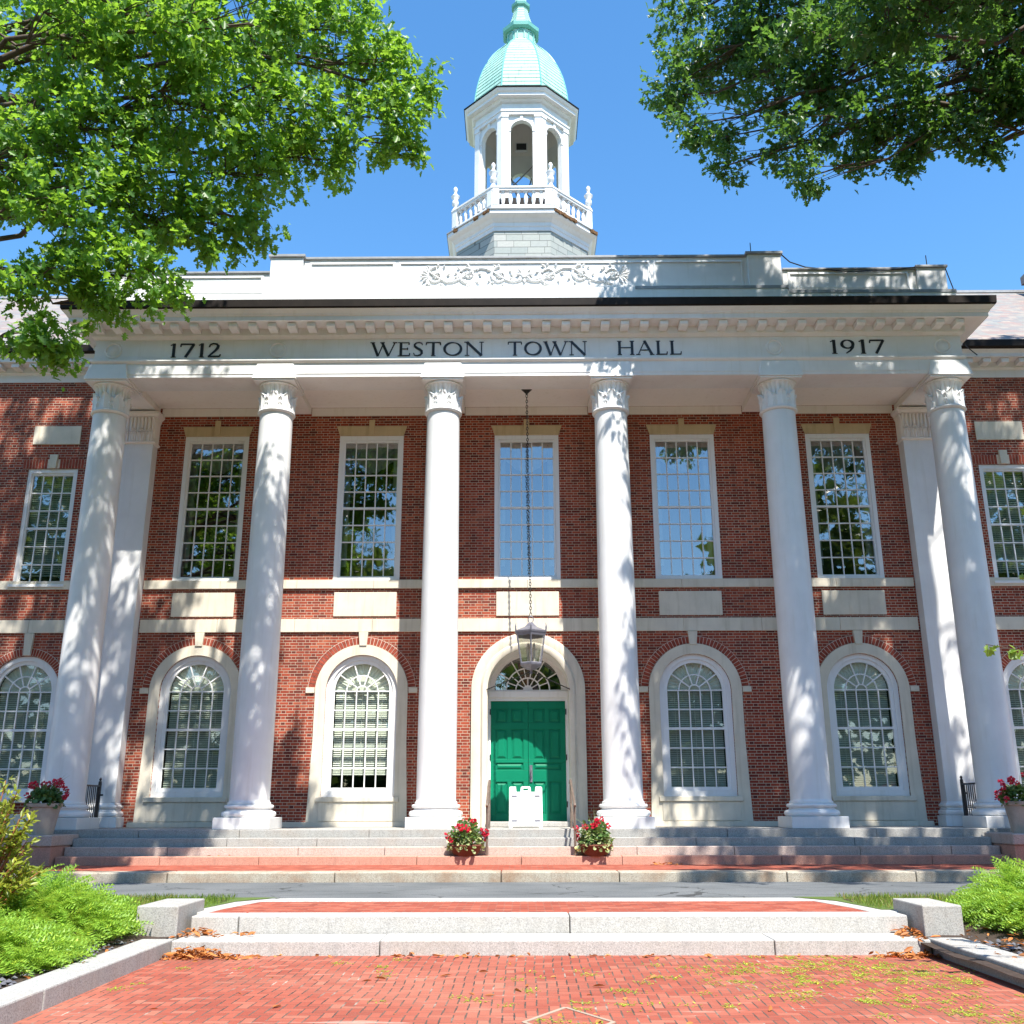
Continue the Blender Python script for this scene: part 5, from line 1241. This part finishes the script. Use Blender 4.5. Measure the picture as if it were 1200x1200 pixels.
# ---- grass, weeds, fallen leaves, pebbles
def blades(name, pts, h, mat, seed):
    g = np.random.default_rng(seed); n = len(pts); ax = np.stack([g.normal(size=n)*.35, g.normal(size=n)*.35, np.ones(n)], 1); a = g.uniform(0,2*PI,n)
    link(name, scatter(name, pts, ax, np.stack([np.cos(a),np.sin(a),np.zeros(n)],1), h*g.uniform(.5,1.2,n), BLADE, mat), kind='stuff')
g = np.random.default_rng(8)
def verge_pts(n, x0, x1, y0, y1, s):
    X = g.uniform(x0,x1,n); Y = g.uniform(y0,y1,n); return np.stack([s*X, Y, np.full(n,-.79)], 1)
blades('grass', np.concatenate([verge_pts(9000,4.15,9.5,-8.9,-7.25,-1), verge_pts(6000,4.2,9.5,-8.9,-7.25,1)]), .085, M['grass'], 1)
blades('dry_grass', np.concatenate([verge_pts(2500,4.2,9.5,-8.9,-7.25,1), verge_pts(1500,4.9,7,-8.9,-7.25,-1)]), .08, M['drygrass'], 2)
pts = []
def patch(cx_, cy_, sx, sy, k):
    for q in range(k):
        X = cx_+g.normal()*sx; Y = min(-10.45, cy_+g.normal()*sy); n = int(g.uniform(5,38)); pts.append(np.stack([X+g.normal(size=n)*.055, Y+g.normal(size=n)*.055, np.full(n,-1.137)], 1))
for a in ((3.2,-11.0,.5,.35,60),(3.55,-11.9,.35,.5,60),(2.5,-12.4,.5,.5,40),(2.0,-11.3,.6,.3,25),(3.3,-13.3,.4,.4,30),(1.3,-13.2,.6,.5,14),(.4,-12.6,1.0,.7,14),(-2,-11.8,1.2,.8,16)): patch(*a)
pts = np.concatenate(pts); n = len(pts); a = g.uniform(0,2*PI,n)
link('weeds', scatter('weeds', pts, np.stack([np.cos(a),np.sin(a),g.uniform(.1,.6,n)],1), np.tile([0,0,1.0],(n,1)), g.uniform(.018,.042,n), OVAL, M['weed']), kind='stuff')
P = []
def heap(n, cx_, cy_, sx, sy, z0, hmax):
    X = g.normal(size=n)*sx; Y = g.normal(size=n)*sy; q = np.exp(-(X/sx)**2*.5-(Y/sy)**2*.5); P.append(np.stack([cx_+X, cy_+Y, z0+hmax*q*g.uniform(.1,1,n)],1))
heap(230,-3.70,-10.46,.26,.09,-1.13,.11); heap(50,-3.92,-9.86,.10,.09,-.975,.09); heap(14,-3.5,-9.8,.12,.05,-.978,.03); heap(120,4.0,-10.44,.22,.07,-1.13,.05); heap(60,4.25,-9.9,.06,.2,-.975,.10)
heap(30,-1.4,-10.40,1.3,.05,-1.13,.02); heap(40,1.5,-10.42,1.5,.06,-1.13,.015); heap(26,2.6,-1.85,.25,.06,-.63,.03); heap(30,-6.1,-1.2,.12,.1,-.47,.06); heap(110,-5.2,-11.6,.6,1.1,-.98,.05); heap(140,5.4,-10.6,.5,.9,-.97,.05); heap(40,0,-12.4,2.2,.9,-1.135,.006)
P = np.concatenate(P); n = len(P); a = g.uniform(0,2*PI,n)
link('fallen_leaves', scatter('fallen_leaves', P, np.stack([np.cos(a),np.sin(a),g.normal(size=n)*.25],1), norm(np.array([0,0,1.0])+g.normal(size=(n,3))*.45), g.uniform(.06,.13,n), OVAL, M['litter']), kind='stuff')
pb = MB(); r = random.Random(4)
for k in range(420):
    s = r.choice((-1,1)); X = s*r.uniform(4.48,4.95) if s < 0 else r.uniform(4.75,5.25); Y = r.uniform(-14,-9.9); q = r.uniform(.015,.04); zz = -1.005
    pb.add([(X+q*math.cos(t)*r.uniform(.8,1.2), Y+q*math.sin(t), zz+q*.2) for t in [2*PI*i/6 for i in range(6)]]+[(X,Y,zz+q*.85),(X,Y,zz-q*.4)], [(i,(i+1)%6,6) for i in range(6)]+[((i+1)%6,i,7) for i in range(6)])
link('pebbles', pb.mesh('pebbles', M['pebble'], 60), kind='stuff')
